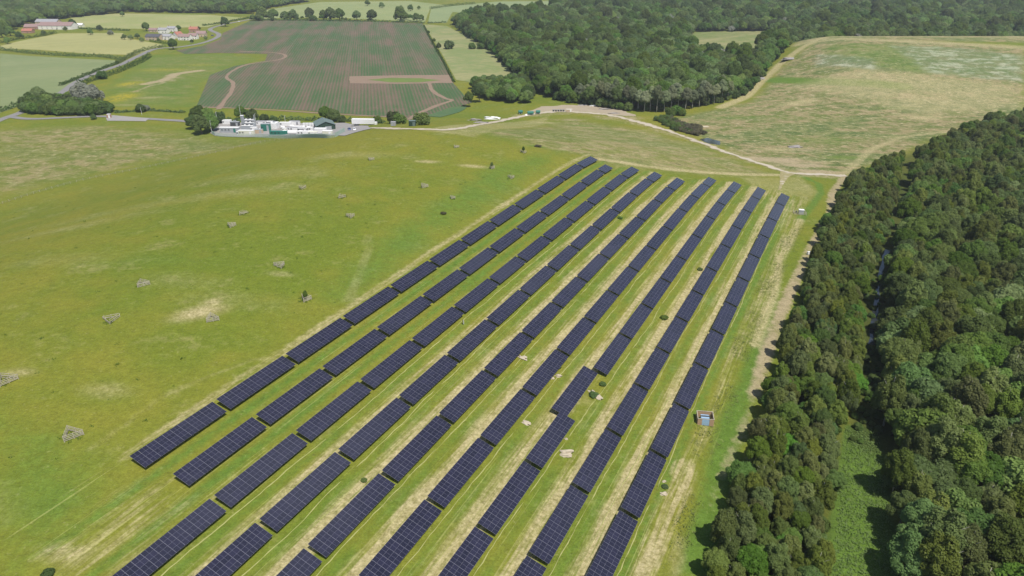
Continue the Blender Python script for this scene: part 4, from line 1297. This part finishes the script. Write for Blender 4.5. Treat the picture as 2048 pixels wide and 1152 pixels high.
def tank(px, L, r, mat, label, cat='tank'):
    p = at(*px)
    root = empty('storage_tank', (p.x, p.y, p.z + .26), YRZ)
    tag(root, label, cat, 'tanks')
    t = MB(); t.tube([(-L / 2 - r * .3, 0, r + .3), (-L / 2, 0, r + .3), (L / 2, 0, r + .3), (L / 2 + r * .3, 0, r + .3)], [r * .6, r, r, r * .6], 14); t.build('shell', mat, root)
    for x in (-L * .3, L * .3):
        s = MB(); s.box((x, 0, r * .35), (.4, r * 1.7, r * .7)); s.build('saddle', M_GREYC, root)
tank((587, 270), 7, 1.3, M_WHITE, 'white horizontal tank at the front fence of the works')
for a, b, lb in ((486, 266, 'small white tank left of the cream container'), (524, 262, 'small white tank between engine and teal housing'), (566, 258, 'small white tank in the middle of the pale yard'), (584, 256, 'small white tank left of the slim pipe vessel'), (618, 259, 'small white tank between the units and the shed'), (602, 267, 'small white tank in front of the grey skid'), (570, 266, 'small white tank above the long teal container')):
    tank((a, b), 2.6, .9, M_WHITE, lb)
tank((598, 257), 9, .8, M_WHITE, 'slim white pipe vessel behind the white plant box')

def gable(name, px, L, W, eave, ridge, rz, wall, roof, label, door=True, wins=3, chim=0, cat='building', group='village and farm buildings', door_m=None):
    p = at(*px)
    root = empty(name, (p.x, p.y, p.z + .1), rz)
    tag(root, label, cat, group)
    m = MB(); l, w = L / 2, W / 2
    m.face([(-l, -w, 0), (l, -w, 0), (l, -w, eave), (-l, -w, eave)]); m.face([(l, w, 0), (-l, w, 0), (-l, w, eave), (l, w, eave)])
    m.face([(-l, w, 0), (-l, -w, 0), (-l, -w, eave), (-l, 0, ridge), (-l, w, eave)]); m.face([(l, -w, 0), (l, w, 0), (l, w, eave), (l, 0, ridge), (l, -w, eave)])
    m.build('wall', wall, root)
    r = MB(); o = .4; sl = (ridge - eave) / w
    for s in (-1, 1):
        a, b = (-l - o, s * (w + o), eave - o * sl + .05), (l + o, s * (w + o), eave - o * sl + .05)
        c, d = (l + o, 0, ridge + .05), (-l - o, 0, ridge + .05)
        r.face([a, b, c, d] if s < 0 else [b, a, d, c])
        up = Vector((0, 0, .18))
        r.face([Vector(k) + up for k in ([a, b, c, d] if s < 0 else [b, a, d, c])])
        r.face([a, Vector(a) + up, Vector(b) + up, b] if s > 0 else [a, b, Vector(b) + up, Vector(a) + up])
    rr = r.build('roof', roof, root)
    for k in range(chim):
        c = MB(); x = -l * .7 + k * l * 1.4; c.box((x, 0, ridge + .5), (.9, .7, 1.8)); c.build('chimney', M_BRICK, rr)
    if door:
        d = MB(); d.box((L * .05, -w - .04, 1.05), (1.1, .08, 2.1)); dd = d.build('door', door_m or M_DARK, root)
        h = MB(); h.box((L * .05 + .4, -w - .11, 1.0), (.08, .06, .2)); h.build('handle', M_GREYC, dd)
    for k in range(wins):
        x = -L * .38 + k * L * .76 / max(1, wins - 1)
        if abs(x - L * .05) < 1.2: continue
        for z in ([1.5] if eave < 4.4 else [1.5, 4.0]):
            q = MB(); q.box((x, -w - .03, z), (1.3, .06, 1.2)); qq = q.build('window', M_GLASSD, root)
            f = MB()
            for dx in (-.68, 0, .68): f.box((x + dx, -w - .06, z), (.08, .08, 1.3))
            for dz in (-.64, .64): f.box((x, -w - .06, z + dz), (1.44, .08, .08))
            f.build('frame', M_WHITE, qq)
    return root

sh = gable('green_shed', (650, 260), 15, 13, 4.6, 7.2, YRZ + R(90 + 24), M_GREEN, M_GROOF, 'dark green metal shed with grey-green roof at the works', wins=0, group='sheds in the works', door=False)
d = MB(); d.box((-7.55, -1.5, 2.0), (.1, 4.5, 4.0)); d.build('roller_door', M_GREYC, sh)
b_ = MB(); b_.box((0, -6.58, .9), (14.8, .12, 1.8)); b_.build('plinth', M_RENDER, sh)

def trailer(px, label):
    p = at(*px); rz = R(-4)
    root = empty('box_trailer', (p.x, p.y, p.z + .2), rz)
    tag(root, label, 'trailer')
    m = MB(); m.box((0, 0, 2.9), (16, 3.0, 3.4)); m.build('body', M_WHITE, root)
    f = MB(); f.box((0, 0, 1.05), (15, 1.2, .3)); f.build('chassis', M_DARK, root)
    for x in (-6, -4.8, -3.6, 4.5):
        for s in (-1, 1):
            w = MB(); w.tube([(x, s * 1.05, .55), (x, s * 1.4, .55)], [.55, .55], 12); ww = w.build('wheel', M_RUBBER, root)
            r = MB(); r.tube([(x, s * 1.39, .55), (x, s * 1.43, .55)], [.28, .28], 10); r.build('rim', M_GREYC, ww)
    c = MB(); c.box((9.2, 0, 1.6), (1.6, 2.2, 1.8)); c.build('front_unit', M_WHITE, root)
trailer((727, 251), 'long white box trailer parked beside the track')

def car(px, rz, paint, label, name='parked_car'):
    p = at(*px)
    root = empty(name, (p.x, p.y, p.z + .3), rz)
    tag(root, label, 'car', 'cars')
    prof = [(-2.1, .35), (-2.15, .75), (-1.9, .95), (-1.5, 1.0), (-.9, 1.42), (.5, 1.45), (1.15, 1.0), (1.95, .85), (2.15, .65), (2.1, .35)]
    m = MB(); n = len(prof)
    for s in (-1, 1):
        pts = [(x, s * (.88 if z < 1.05 else .68), z) for x, z in prof]
        m.face(pts if s < 0 else pts[::-1])
    for i in range(n):
        a, b = prof[i], prof[(i + 1) % n]
        wa, wb = (.88 if a[1] < 1.05 else .68), (.88 if b[1] < 1.05 else .68)
        m.face([(a[0], -wa, a[1]), (a[0], wa, a[1]), (b[0], wb, b[1]), (b[0], -wb, b[1])])
    m.build('body', paint, root)
    g = MB()
    for s in (-1, 1): g.face([(x, s * y, z) for x, y, z in ((-1.25, .84, 1.08), (-.85, .71, 1.38), (.45, .71, 1.40), (.95, .84, 1.08))][::s])
    g.face([(1.12, -.72, 1.04), (1.12, .72, 1.04), (.56, .64, 1.43), (.56, -.64, 1.43)]); g.face([(-1.46, .72, 1.05), (-1.46, -.72, 1.05), (-.96, -.64, 1.41), (-.96, .64, 1.41)])
    g.build('window', M_GLASSD, root)
    for x in (-1.3, 1.35):
        for s in (-1, 1):
            w = MB(); w.tube([(x, s * .72, .32), (x, s * .92, .32)], [.32, .32], 12); ww = w.build('wheel', M_RUBBER, root)
            r = MB(); r.tube([(x, s * .91, .32), (x, s * .935, .32)], [.18, .18], 8); r.build('rim', M_GREYC, ww)
    for s in (-1, 1):
        h = MB(); h.box((2.08, s * .62, .68), (.12, .3, .14)); h.build('headlight', M_WHITE, root)
car((699, 261), R(-70), M_PAINTB, 'dark blue car parked right of the green shed')
car((709, 261), R(-75), M_PAINTW, 'white car parked beside the blue car')
car((478, 44), R(20), M_PAINTW, 'white car on the road beyond the bend')
car((425, 72), R(60), M_PAINTB, 'small dark car on the road bend by the village')

def palisade(name, pxs, h, mat, label, wire=False, step=3.0, pale=.35, wp=None):
    L = smooth_line([Vector(p) for p in (wp or P2(pxs))], step)
    root = empty(name, (L[0].x, L[0].y, tz(*L[0])))
    tag(root, label, 'fence')
    z0 = tz(*L[0])
    rel = [Vector((p.x - L[0].x, p.y - L[0].y, tz(p.x, p.y) - z0)) for p in L]
    ps = MB()
    for q in rel: ps.box(q + Vector((0, 0, h / 2)), (.12, .12, h + .2))
    o = ps.build('post', mat, root); o['kind'] = 'stuff'
    r = MB()
    for a, b in zip(rel[:-1], rel[1:]):
        for k in ((.2, .55, .9) if not wire else (.25, .5, .75, .97)): r.bar(a + Vector((0, 0, h * k)), b + Vector((0, 0, h * k)), .05 if not wire else .03)
    r.build('rail' if not wire else 'wire', mat if not wire else M_STEEL, root)
    if not wire:
        pl = MB()
        for a, b in zip(rel[:-1], rel[1:]):
            n = max(1, int((b - a).length / pale))
            for k in range(n): pl.box(a.lerp(b, k / n) + Vector((0, 0, h / 2)), (.11, .05, h))
        o = pl.build('pale', mat, root); o['kind'] = 'stuff'
    return root
M_PALI = simple('pale_green_steel', (.33, .42, .38), .5, .15, .5)
palisade('palisade_fence', [(424, 268), (440, 273), (520, 275), (600, 276), (662, 276), (690, 264)], 2.6, M_PALI, 'pale green palisade fence round the front of the works')
palisade('meadow_fence', [(-20, 416), (80, 384), (180, 358), (300, 334), (420, 308), (530, 284), (600, 276)], 1.25, M_TIMB, 'long post and wire fence crossing the upper left meadow', wire=True, step=3.5)

def mast(px, h, label):
    p = at(*px)
    root = empty('lamp_mast', (p.x, p.y, p.z + .2)); tag(root, label, 'lamp post', 'masts at the works')
    m = MB(); m.tube([(0, 0, 0), (0, 0, h)], [.14, .08], 8); m.build('pole', M_WHITE, root)
    a = MB(); a.box((.35, 0, h), (.9, .25, .14)); a.build('lamp_head', M_GREYC, root)
for px, h, lb in (((484, 247), 14, 'tallest thin mast behind the flue stack'), ((424, 266), 9, 'thin white mast at the left fence corner'), ((436, 250), 10, 'thin white mast among the trees left of the cabin'), ((512, 246), 7, 'thin mast behind the gas engines'), ((571, 247), 6, 'thin mast behind the pale yard'), ((184, 228), 7, 'white mast in front of the roadside thicket'), ((208, 228), 7, 'white mast at the right end of the thicket'), ((284, 230), 6, 'white mast behind the lay-by')):
    mast(px, h, lb)
container('grey_kiosk', (787, 252), 3, 2.4, 2.4, (M_GREYC, M_LSLATE), 'small grey kiosk beside the gravel track', cat='kiosk')
container('green_kiosk', (825, 252), 4, 3, 3.0, (M_GREEN, M_GROOF), 'dark green kiosk beside the gravel track', cat='kiosk')
container('gate_lodge', (219, 236), 2.6, 2.4, 2.8, (M_BRICK, M_WHITE), 'small brick gate lodge at the lay-by', cat='kiosk')

# ------------------------------------------------------------------ village and farm
VR = R(-8)
gable('slate_barn', (310, 80), 22, 13, 5, 8.5, VR, M_SAND, M_SLATE, 'dark slate roofed building at the left of the village', wins=4)
gable('grey_hall', (334, 79), 19, 13, 5, 8.0, VR, M_RENDER, M_LSLATE, 'white building with pale grey roof in the village', wins=4)
gable('white_house', (328, 66), 15, 8, 5, 8, VR, M_RENDER, M_LSLATE, 'white house at the back of the village', wins=3, chim=1)
gable('white_cottage', (345, 63), 14, 8, 5, 8, VR, M_RENDER, M_LSLATE, 'white cottage behind the grey hall', wins=3, chim=1)
gable('tan_cottage', (308, 64), 14, 7, 3.5, 6, VR, M_SAND, M_PINKR, 'long tan cottage at the back left of the village', wins=3)
gable('red_roofed_house', (357, 76), 12, 9, 5, 9, VR + R(75), M_RENDER, M_REDR, 'house with bright red roof gable on to the road', wins=2, chim=1)
gable('pink_roofed_house', (371, 80), 18, 9, 5, 8.5, VR, M_RENDER, M_PINKR, 'white house with pinkish roof along the village road', wins=4, chim=2)
gable('gabled_house', (388, 78), 12, 9, 5, 8.5, VR + R(10), M_RENDER, M_PINKR, 'white house with pinkish roof right of the long one', wins=3, chim=1)
gable('sandy_house', (404, 73), 14, 9, 4.5, 8, VR + R(15), M_SAND, M_PINKR, 'sandy walled house at the right end of the village', wins=3, chim=1)
gable('brick_house', (389, 64), 14, 8, 4.5, 8, VR + R(5), M_BRICK, M_REDR, 'brick house at the back right of the village', wins=3, chim=1)
gable('long_barn', (118, 58), 58, 20, 6, 11, R(-4), M_RENDER, M_PINKR, 'long farm barn with mauve roof and white walls', wins=6)
gable('brick_barn', (74, 58), 34, 14, 4, 8, R(6), M_BRICK, M_PINKR, 'lower brick barn left of the long farm barn', wins=4)
gable('grey_barn', (98, 49), 40, 14, 5, 9, R(-4), M_SAND, M_LSLATE, 'farm barn at the back with grey roof', wins=4)
gable('small_farm_house', (57, 66), 16, 9, 3.5, 6.5, R(4), M_BRICK, M_REDR, 'little red brick house in front of the farm', wins=2, chim=1)
gable('farm_white_shed', (158, 54), 16, 8, 3.5, 6, R(2), M_CREAM, M_WHITE, 'pale shed right of the farm barns', wins=2)
gable('red_roofed_lodge', (1845, 60), 20, 12, 9, 16, R(10), M_BRICK, M_REDR, 'red roofed house half hidden in the wood behind the mound', wins=2)

# ------------------------------------------------------------------ tree guards in the meadow
def guard(px, size, h, rz, label, lean=0.0, rails=4, sapling=False, posts=3):
    p = at(*px)
    root = empty('tree_guard', (p.x, p.y, p.z), rz)
    tag(root, label, 'tree guard', 'timber tree guards in the meadow')
    g = random.Random(len(label))
    cs = [Vector((math.cos(2 * math.pi * k / posts) * size * .62, math.sin(2 * math.pi * k / posts) * size * .62, 0)) for k in range(posts)]
    z = [tz(p.x + c.x, p.y + c.y) - p.z for c in cs]
    for k in range(posts):
        for t in (0, .5):
            c = cs[k].lerp(cs[(k + 1) % posts], t); zz = z[k] * (1 - t) + z[(k + 1) % posts] * t
            m = MB(); m.bar(c + Vector((0, 0, zz - .2)), c + Vector((g.uniform(-1, 1) * lean, g.uniform(-1, 1) * lean, zz + h + .12)), .11); m.build('post', M_TIMB, root)
        for r in range(rails):
            hh = h * (r + .8) / (rails - .2)
            a = cs[k] + Vector((0, 0, z[k] + hh + g.uniform(-1, 1) * lean)); b = cs[(k + 1) % posts] + Vector((0, 0, z[(k + 1) % posts] + hh + g.uniform(-1, 1) * lean))
            m = MB(); m.bar(a, b, .05, .13); m.build('rail', M_TIMB, root)
    if sapling:
        st = MB(); st.tube([(0, 0, 0), (.1, 0, 1.2), (.05, .1, 2.4)], [.06, .05, .02], 6); st.build('sapling_stem', M_BARK, root)
        link('sapling_leaves', PROTO['bush'][0][0], root, (0, 0, 1.0), None, (.42, .42, .75))
GU = [((145, 872), 4.2, 1.45, .3, 'large timber tree guard at the lower left of the meadow', .02, 4, False),
      ((14, 763), 4.4, 1.45, .5, 'timber tree guard cut by the left picture edge', .05, 4, False),
      ((222, 640), 4.6, .9, .9, 'collapsed timber tree guard lying among weeds left of the bare patch', .4, 3, False),
      ((286, 570), 3.9, 1.3, .2, 'timber tree guard above the collapsed one', .05, 4, False),
      ((425, 640), 3.6, 1.35, .0, 'timber tree guard on the pale bare patch', .03, 4, False),
      ((560, 533), 3.7, 1.3, 1.0, 'timber tree guard above the bare patch, left of the sapling', .04, 4, False),
      ((612, 600), 3.2, 1.35, .4, 'timber tree guard with a dark sapling inside', .05, 4, True),
      ((463, 453), 3.2, 1.3, .6, 'small timber tree guard in the middle of the meadow', .03, 4, False),
      ((485, 428), 3.6, .8, .3, 'low broken tree guard just above a small upright one', .3, 3, False),
      ((701, 434), 3.4, 1.2, .8, 'timber tree guard halfway between the fence and first panel row', .1, 3, False),
      ((683, 395), 3.2, 1.1, .1, 'weathered tree guard left of the dry patches', .2, 3, False),
      ((605, 377), 3.2, 1.0, .7, 'tree guard with dark weeds, far left of the dry patches', .25, 3, False),
      ((848, 374), 3.6, 1.2, .2, 'pale tree guard in the meadow below the dry patches', .1, 4, False),
      ((1022, 356), 3.2, .9, .5, 'broken tree guard near the far end of the first row', .3, 3, False),
      ((984, 337), 2.6, 1.3, .3, 'tree guard with a dark sapling beside the dry patch', .1, 4, True),
      ((742, 320), 3.2, 1.0, .4, 'far tree guard near the top of the meadow', .2, 3, False),
      ((912, 295), 3.0, 1.1, .2, 'far tree guard below the gravel track', .15, 3, False),
      ((1047, 305), 3.4, .9, .6, 'farthest tree guard near the rushes', .25, 3, True),
      ((905, 397), 2.2, 1.0, .2, 'tiny pale tree guard above the brushwood pile', .1, 3, False)]
for px, sz, h, rz, lb, ln, rl, sp in GU: guard(px, sz * .86, h, rz, lb, ln + .06, rl, sp)

# ------------------------------------------------------------------ equipment boxes beside the rows
def timber_pen(px, L, W, h, rz, label, open_front=True, name='timber_enclosure'):
    p = at(*px)
    root = empty(name, (p.x, p.y, p.z), rz)
    tag(root, label, 'enclosure')
    n = 15
    for s, nm in ((-1, 'front'), (1, 'back')):
        w = MB(); w2 = MB()
        for k in range(n):
            x = -L / 2 + (k + .5) * L / n
            if s < 0 and open_front and .28 < (k + .5) / n < .72: continue
            w.box((x, s * W / 2, h / 2), (L / n - .03, .05, h + random.uniform(-.03, .03)))
        o = w.build('board_wall', M_TIMB2, root)
    m = 12
    for s in (-1, 1):
        w = MB()
        for k in range(m): w.box((s * L / 2, -W / 2 + (k + .5) * W / m, h / 2), (.05, W / m - .03, h + random.uniform(-.03, .03)))
        w.build('board_wall', M_TIMB2, root)
    c = MB()
    for s in (-1, 1): c.box((0, s * W / 2, h + .03), (L + .16, .16, .06)); c.box((s * L / 2, 0, h + .032), (.16, W - .18, .06))
    c.build('capping', M_TIMB, root)
    b = MB(); b.box((0, .3, .75), (L * .52, W * .46, 1.5)); bb = b.build('transformer', M_BLUE, root)
    l = MB(); l.box((0, .3, 1.56), (L * .56, W * .16, .12)); l.build('lid', M_DARK, bb)
    g = MB()
    for k in range(9): g.box((-L * .2 + k * L * .05, -W / 2 + .02, h * .45), (L * .045, .04, h * .86))
    g.build('gate', M_BLUE, root)
timber_pen((1409, 843), 4.2, 3.6, 2.1, R(-8), 'timber box enclosure with light blue transformer beside the rightmost row')

def meter_station(px, label):
    p = at(*px)
    root = empty('meter_station', (p.x, p.y, p.z), R(-10)); tag(root, label, 'cabinet')
    b = MB(); b.box((.6, 0, 1.1), (2.2, 1.6, 2.2)); bb = b.build('cabinet', M_GREYC, root)
    t = MB(); t.box((.6, 0, 2.26), (2.5, 1.9, .12)); t.build('roof', M_WHITE, bb)
    d = MB(); d.box((-1.6, .3, .7), (.5, .5, 1.4)); d.build('pillar', M_DARK, root)
    for a, c in (((-2.8, -1.6), (2.8, -1.6)), ((2.8, -1.6), (2.8, 1.6)), ((2.8, 1.6), (-2.8, 1.6)), ((-2.8, 1.6), (-2.8, -1.6))):
        for hh in (.4, .8, 1.2):
            r = MB(); r.bar((*a, hh), (*c, hh), .05, .12); r.build('rail', M_TIMB, root)
        q = MB(); q.box((*a, .65), (.13, .13, 1.4)); q.build('post', M_TIMB, root)
meter_station((1599, 428), 'grey cabinet inside a low rail fence at the far right of the rows')
p = at(1617, 509); root = empty('white_box', (p.x, p.y, p.z), R(15)); tag(root, 'small white box on a post beside the earth track', 'box')
m = MB(); m.box((0, 0, .75), (1.3, .8, 1.1)); m.build('body', M_WHITE, root)
m = MB(); m.box((0, 0, .1), (.3, .3, .4)); m.build('post', M_GREYC, root)
p = at(926, 649); root = empty('marker_post', (p.x, p.y, p.z)); tag(root, 'short dark marker post with white plate between the third and fourth rows', 'post')
m = MB(); m.box((0, 0, .8), (.22, .22, 1.6)); m.build('post', M_DARK, root)
m = MB(); m.box((.25, 0, .75), (.12, .3, 1.2)); m.build('plate', M_WHITE, root)

# ------------------------------------------------------------------ heaps
def heap(name, px, rx, ry, h, mat, label, rz=0.0, rough=.28, cat='heap', zo=0.0):
    p = at(*px)
    bm = bmesh.new()
    bmesh.ops.create_icosphere(bm, subdivisions=3, radius=1)
    g = np.random.default_rng(len(label) * 13)
    ph = g.uniform(0, 6.28, 9); fr = g.uniform(1.5, 7, (9, 3))
    for v_ in bm.verts:
        c = np.array(v_.co)
        k = 1 + rough * sum(math.sin(fr[i] @ c + ph[i]) for i in range(9)) / 3 + g.uniform(-.06, .06)
        v_.co = Vector((c[0] * rx * k, c[1] * ry * k, max(c[2], -.25) * h * k))
    me = bpy.data.meshes.new(name); bm.to_mesh(me); bm.free(); me.materials.append(mat)
    o = link(name, me, None, (p.x, p.y, p.z + zo), (0, 0, rz))
    tag(o, label, cat, 'heaps of spoil and rubble')
for a in [((1132, 907), 1.75, 1.35, .8, M_RUBBLE, 'large round pale spoil heap in the seventh row gap', .3),
          ((1190, 790), 2.7, 1.0, .7, M_RUBBLE, 'long pale spoil heap beside the out of line table', -.9),
          ((1044, 716), 1.5, .8, .6, M_RUBBLE, 'pale spoil heap at the edge of the fifth row', -.5),
          ((1052, 846), 1.2, .7, .45, M_RUBBLE, 'small pale spoil heap between sixth and seventh rows', -.5),
          ((1117, 752), 1.0, .7, .45, M_RUBBLE, 'small spoil heap right of the sixth row', .2),
          ((1105, 757), .6, .5, .3, M_RUBBLE, 'tiny spoil heap left of another by the sixth row', .2),
          ((1327, 988), .9, .6, .4, M_RUBBLE, 'small pale stones beside the lower rightmost row', .1),
          ((1328, 963), .5, .35, .25, M_RUBBLE, 'tiny pale stone above the small stones at the lower right', .1),
          ((1132, 878), .5, .4, .3, M_RUBBLE, 'tiny spoil heap above the large round one', .1),
          ((985, 238), 6.5, 2.6, 1.9, M_WHITE, 'pile of white bags beside the gravel track', .1),
          ((950, 241), 4.5, 2.2, 1.4, M_GRUB, 'grey rubble pile left of the white bags', .3),
          ((962, 246), 5.5, 1.6, 1.0, M_GRUB, 'grey rubble pile nearest the gravel track', .15),
          ((1208, 219), 5.0, 1.4, 1.0, M_GRUB, 'rubble pile at the right end of the gravel yard', .0),
          ((1228, 227), 4.5, 1.4, .9, M_GRUB, 'second rubble pile at the right end of the gravel yard', .2),
          ((1165, 211), 5.0, 1.2, .8, M_GRUB, 'dark grey pile at the back of the gravel yard', .0),
          ((1190, 212), 5.0, 1.0, .7, M_WHITE, 'flat white pile at the back of the gravel yard', .0),
          ((1590, 294), 5.0, 3.0, .9, M_GRUB, 'grey rubble on the waste ground before the mound', .2),
          ((1580, 118), 9, 5, 1.6, M_GRUB, 'large grey spoil heap on the left flank of the mound', .3),
          ((1523, 158), 5, 3, 1.2, M_GRUB, 'grey spoil heap lower on the mound flank', .6),
          ((1400, 254), 7, 2.0, .6, M_RUBBLE, 'flat pale spoil strip right of the dark scrub', .1)]:
    heap('rubble_heap' if a[4] is not M_RUBBLE else 'spoil_heap', a[0], a[1], a[2], a[3], a[4], a[5], a[6])
for a, b, L, lb in ((1041, 228, 3.0, 'green tank at the left of the three beside the track'), (1061, 230, 4.5, 'middle and longest green tank of the three'), (1076, 228, 3.0, 'green tank at the right of the three, nearest the yard')):
    tank((a, b), L, 1.3, M_TEAL, lb)
heap('white_bag', (1052, 231), 1.3, 1.0, 1.0, M_WHITE, 'single white bag between the green tanks', .1, .12, 'bag')
for i, (a, lb) in enumerate([(1107, 'leftmost black drum in the yard row'), (1112, 'second black drum in the yard row'), (1117, 'third black drum in the yard row'), (1122, 'fourth black drum in the yard row'), (1127, 'rightmost black drum in the yard row')]):
    p = at(a, 223)
    root = empty('black_drum', (p.x, p.y, p.z + .1)); tag(root, lb, 'drum', 'black drums in the gravel yard')
    m = MB(); m.tube([(0, 0, 0), (0, 0, .7), (0, 0, .72), (0, 0, 1.5)], [.75, .75, .8, .75], 12); m.build('body', M_DARK, root)
    m = MB(); m.tube([(0, 0, 1.5), (0, 0, 1.58)], [.62, .6], 12); m.build('lid', M_GREYC, root)
container('pale_block_wall', (1138, 224), 5, 1.4, 2.0, (M_SAND, M_RENDER), 'pale block wall right of the black drums', cat='wall')

# ------------------------------------------------------------------ weeds and tussocks
def weeds(name, spots, label, kind, size=.34, cards=14):
    g = np.random.default_rng(5)
    V = []
    for x, y, s in spots:
        n = cards
        P = np.stack([x + g.normal(0, .42 * s, n), y + g.normal(0, .42 * s, n), np.zeros(n)], 1)
        P[:, 2] = tz(x, y) + g.uniform(.02, .40, n) * s
        N = g.normal(size=(n, 3)) * .45 + np.array([.2, -.1, .9]); N /= np.linalg.norm(N, axis=1)[:, None]
        u = np.cross(N, g.normal(size=(n, 3))); u /= np.linalg.norm(u, axis=1)[:, None] + 1e-9
        b = np.cross(N, u); q = size * s * g.uniform(.6, 1.3, n)[:, None]
        V.append(np.stack([P - u * q * .6, P + b * q * .4, P + u * q * .7, P - b * q * .4], 1).reshape(-1, 3))
    V = np.concatenate(V); n = len(V) // 4
    me = bpy.data.meshes.new(name)
    me.vertices.add(n * 4); me.vertices.foreach_set('co', V.astype(np.float32).ravel())
    me.loops.add(n * 4); me.loops.foreach_set('vertex_index', np.arange(n * 4, dtype=np.int32))
    me.polygons.add(n); me.polygons.foreach_set('loop_start', np.arange(0, n * 4, 4, dtype=np.int32))
    me.update(calc_edges=True); me.materials.append(M_LEAF[kind])
    tag(link(name, me), label, 'weeds', kind='stuff')
VERGE = P2([(1610, 450), (1580, 520), (1535, 620), (1500, 720), (1470, 820), (1440, 920), (1400, 1020), (1370, 1152), (1320, 1152), (1350, 1040), (1380, 960), (1385, 880), (1430, 780), (1470, 680), (1510, 580), (1560, 480)])
sp = []
for x, y in scatter(VERGE, 1.0):
    nz = math.sin(x * .31 + y * .12) + math.sin(y * .23 - x * .17) + random.uniform(-1, 1)
    if nz > .1: sp.append((x, y, random.uniform(.5, 1.3)))
BANK = P2([(1692, 860), (1752, 865), (1792, 1152), (1830, 1300), (1640, 1300), (1662, 1152)])
weeds('verge_weeds', sp, 'tall mixed weeds on the verge beside the rightmost row', 'weed', .24, 9)
weeds('bank_reeds', [(x, y, random.uniform(.6, 1.2)) for x, y in scatter(BANK, .9)], 'bright green reeds on the stream bank between the tree belts', 'weed', .34, 10)
MEADOW = P2([(20, 420), (300, 350), (600, 290), (1000, 275), (1100, 310), (900, 460), (680, 620), (400, 800), (250, 900), (0, 1000)])
sp = [(x, y, random.uniform(.35, 1.0)) for x, y in scatter(MEADOW, 9.0) if random.random() < .3 + .25 * math.sin(x * .05) * math.sin(y * .06)]
for px, sz, *_ in GU:
    c_ = at(*px)
    for k in range(9): sp.append((c_.x + random.uniform(-.5, .5) * sz, c_.y + random.uniform(-.5, .5) * sz, random.uniform(.5, 1.0)))
weeds('thistle_clumps', sp, 'scattered dark thistle clumps in the meadow', 'alder', .34, 12)

# ------------------------------------------------------------------ air
def haze():
    m = bpy.data.materials.new('pale_air')
    m.use_nodes = True
    nt = m.node_tree
    nt.nodes.remove(nt.nodes['Principled BSDF'])
    v = nt.nodes.new('ShaderNodeVolumePrincipled')
    v.inputs['Color'].default_value = (.86, .93, 1.0, 1)
    v.inputs['Density'].default_value = .00010
    v.inputs['Anisotropy'].default_value = .2
    nt.links.new(v.outputs[0], nt.nodes['Material Output'].inputs['Volume'])
    mb = MB(); mb.box((0, 4300, 66), (20000, 10800, 140))
    o = mb.build('haze', m)
    tag(o, 'thin pale summer haze over the whole scene', 'haze', kind='stuff')
haze()
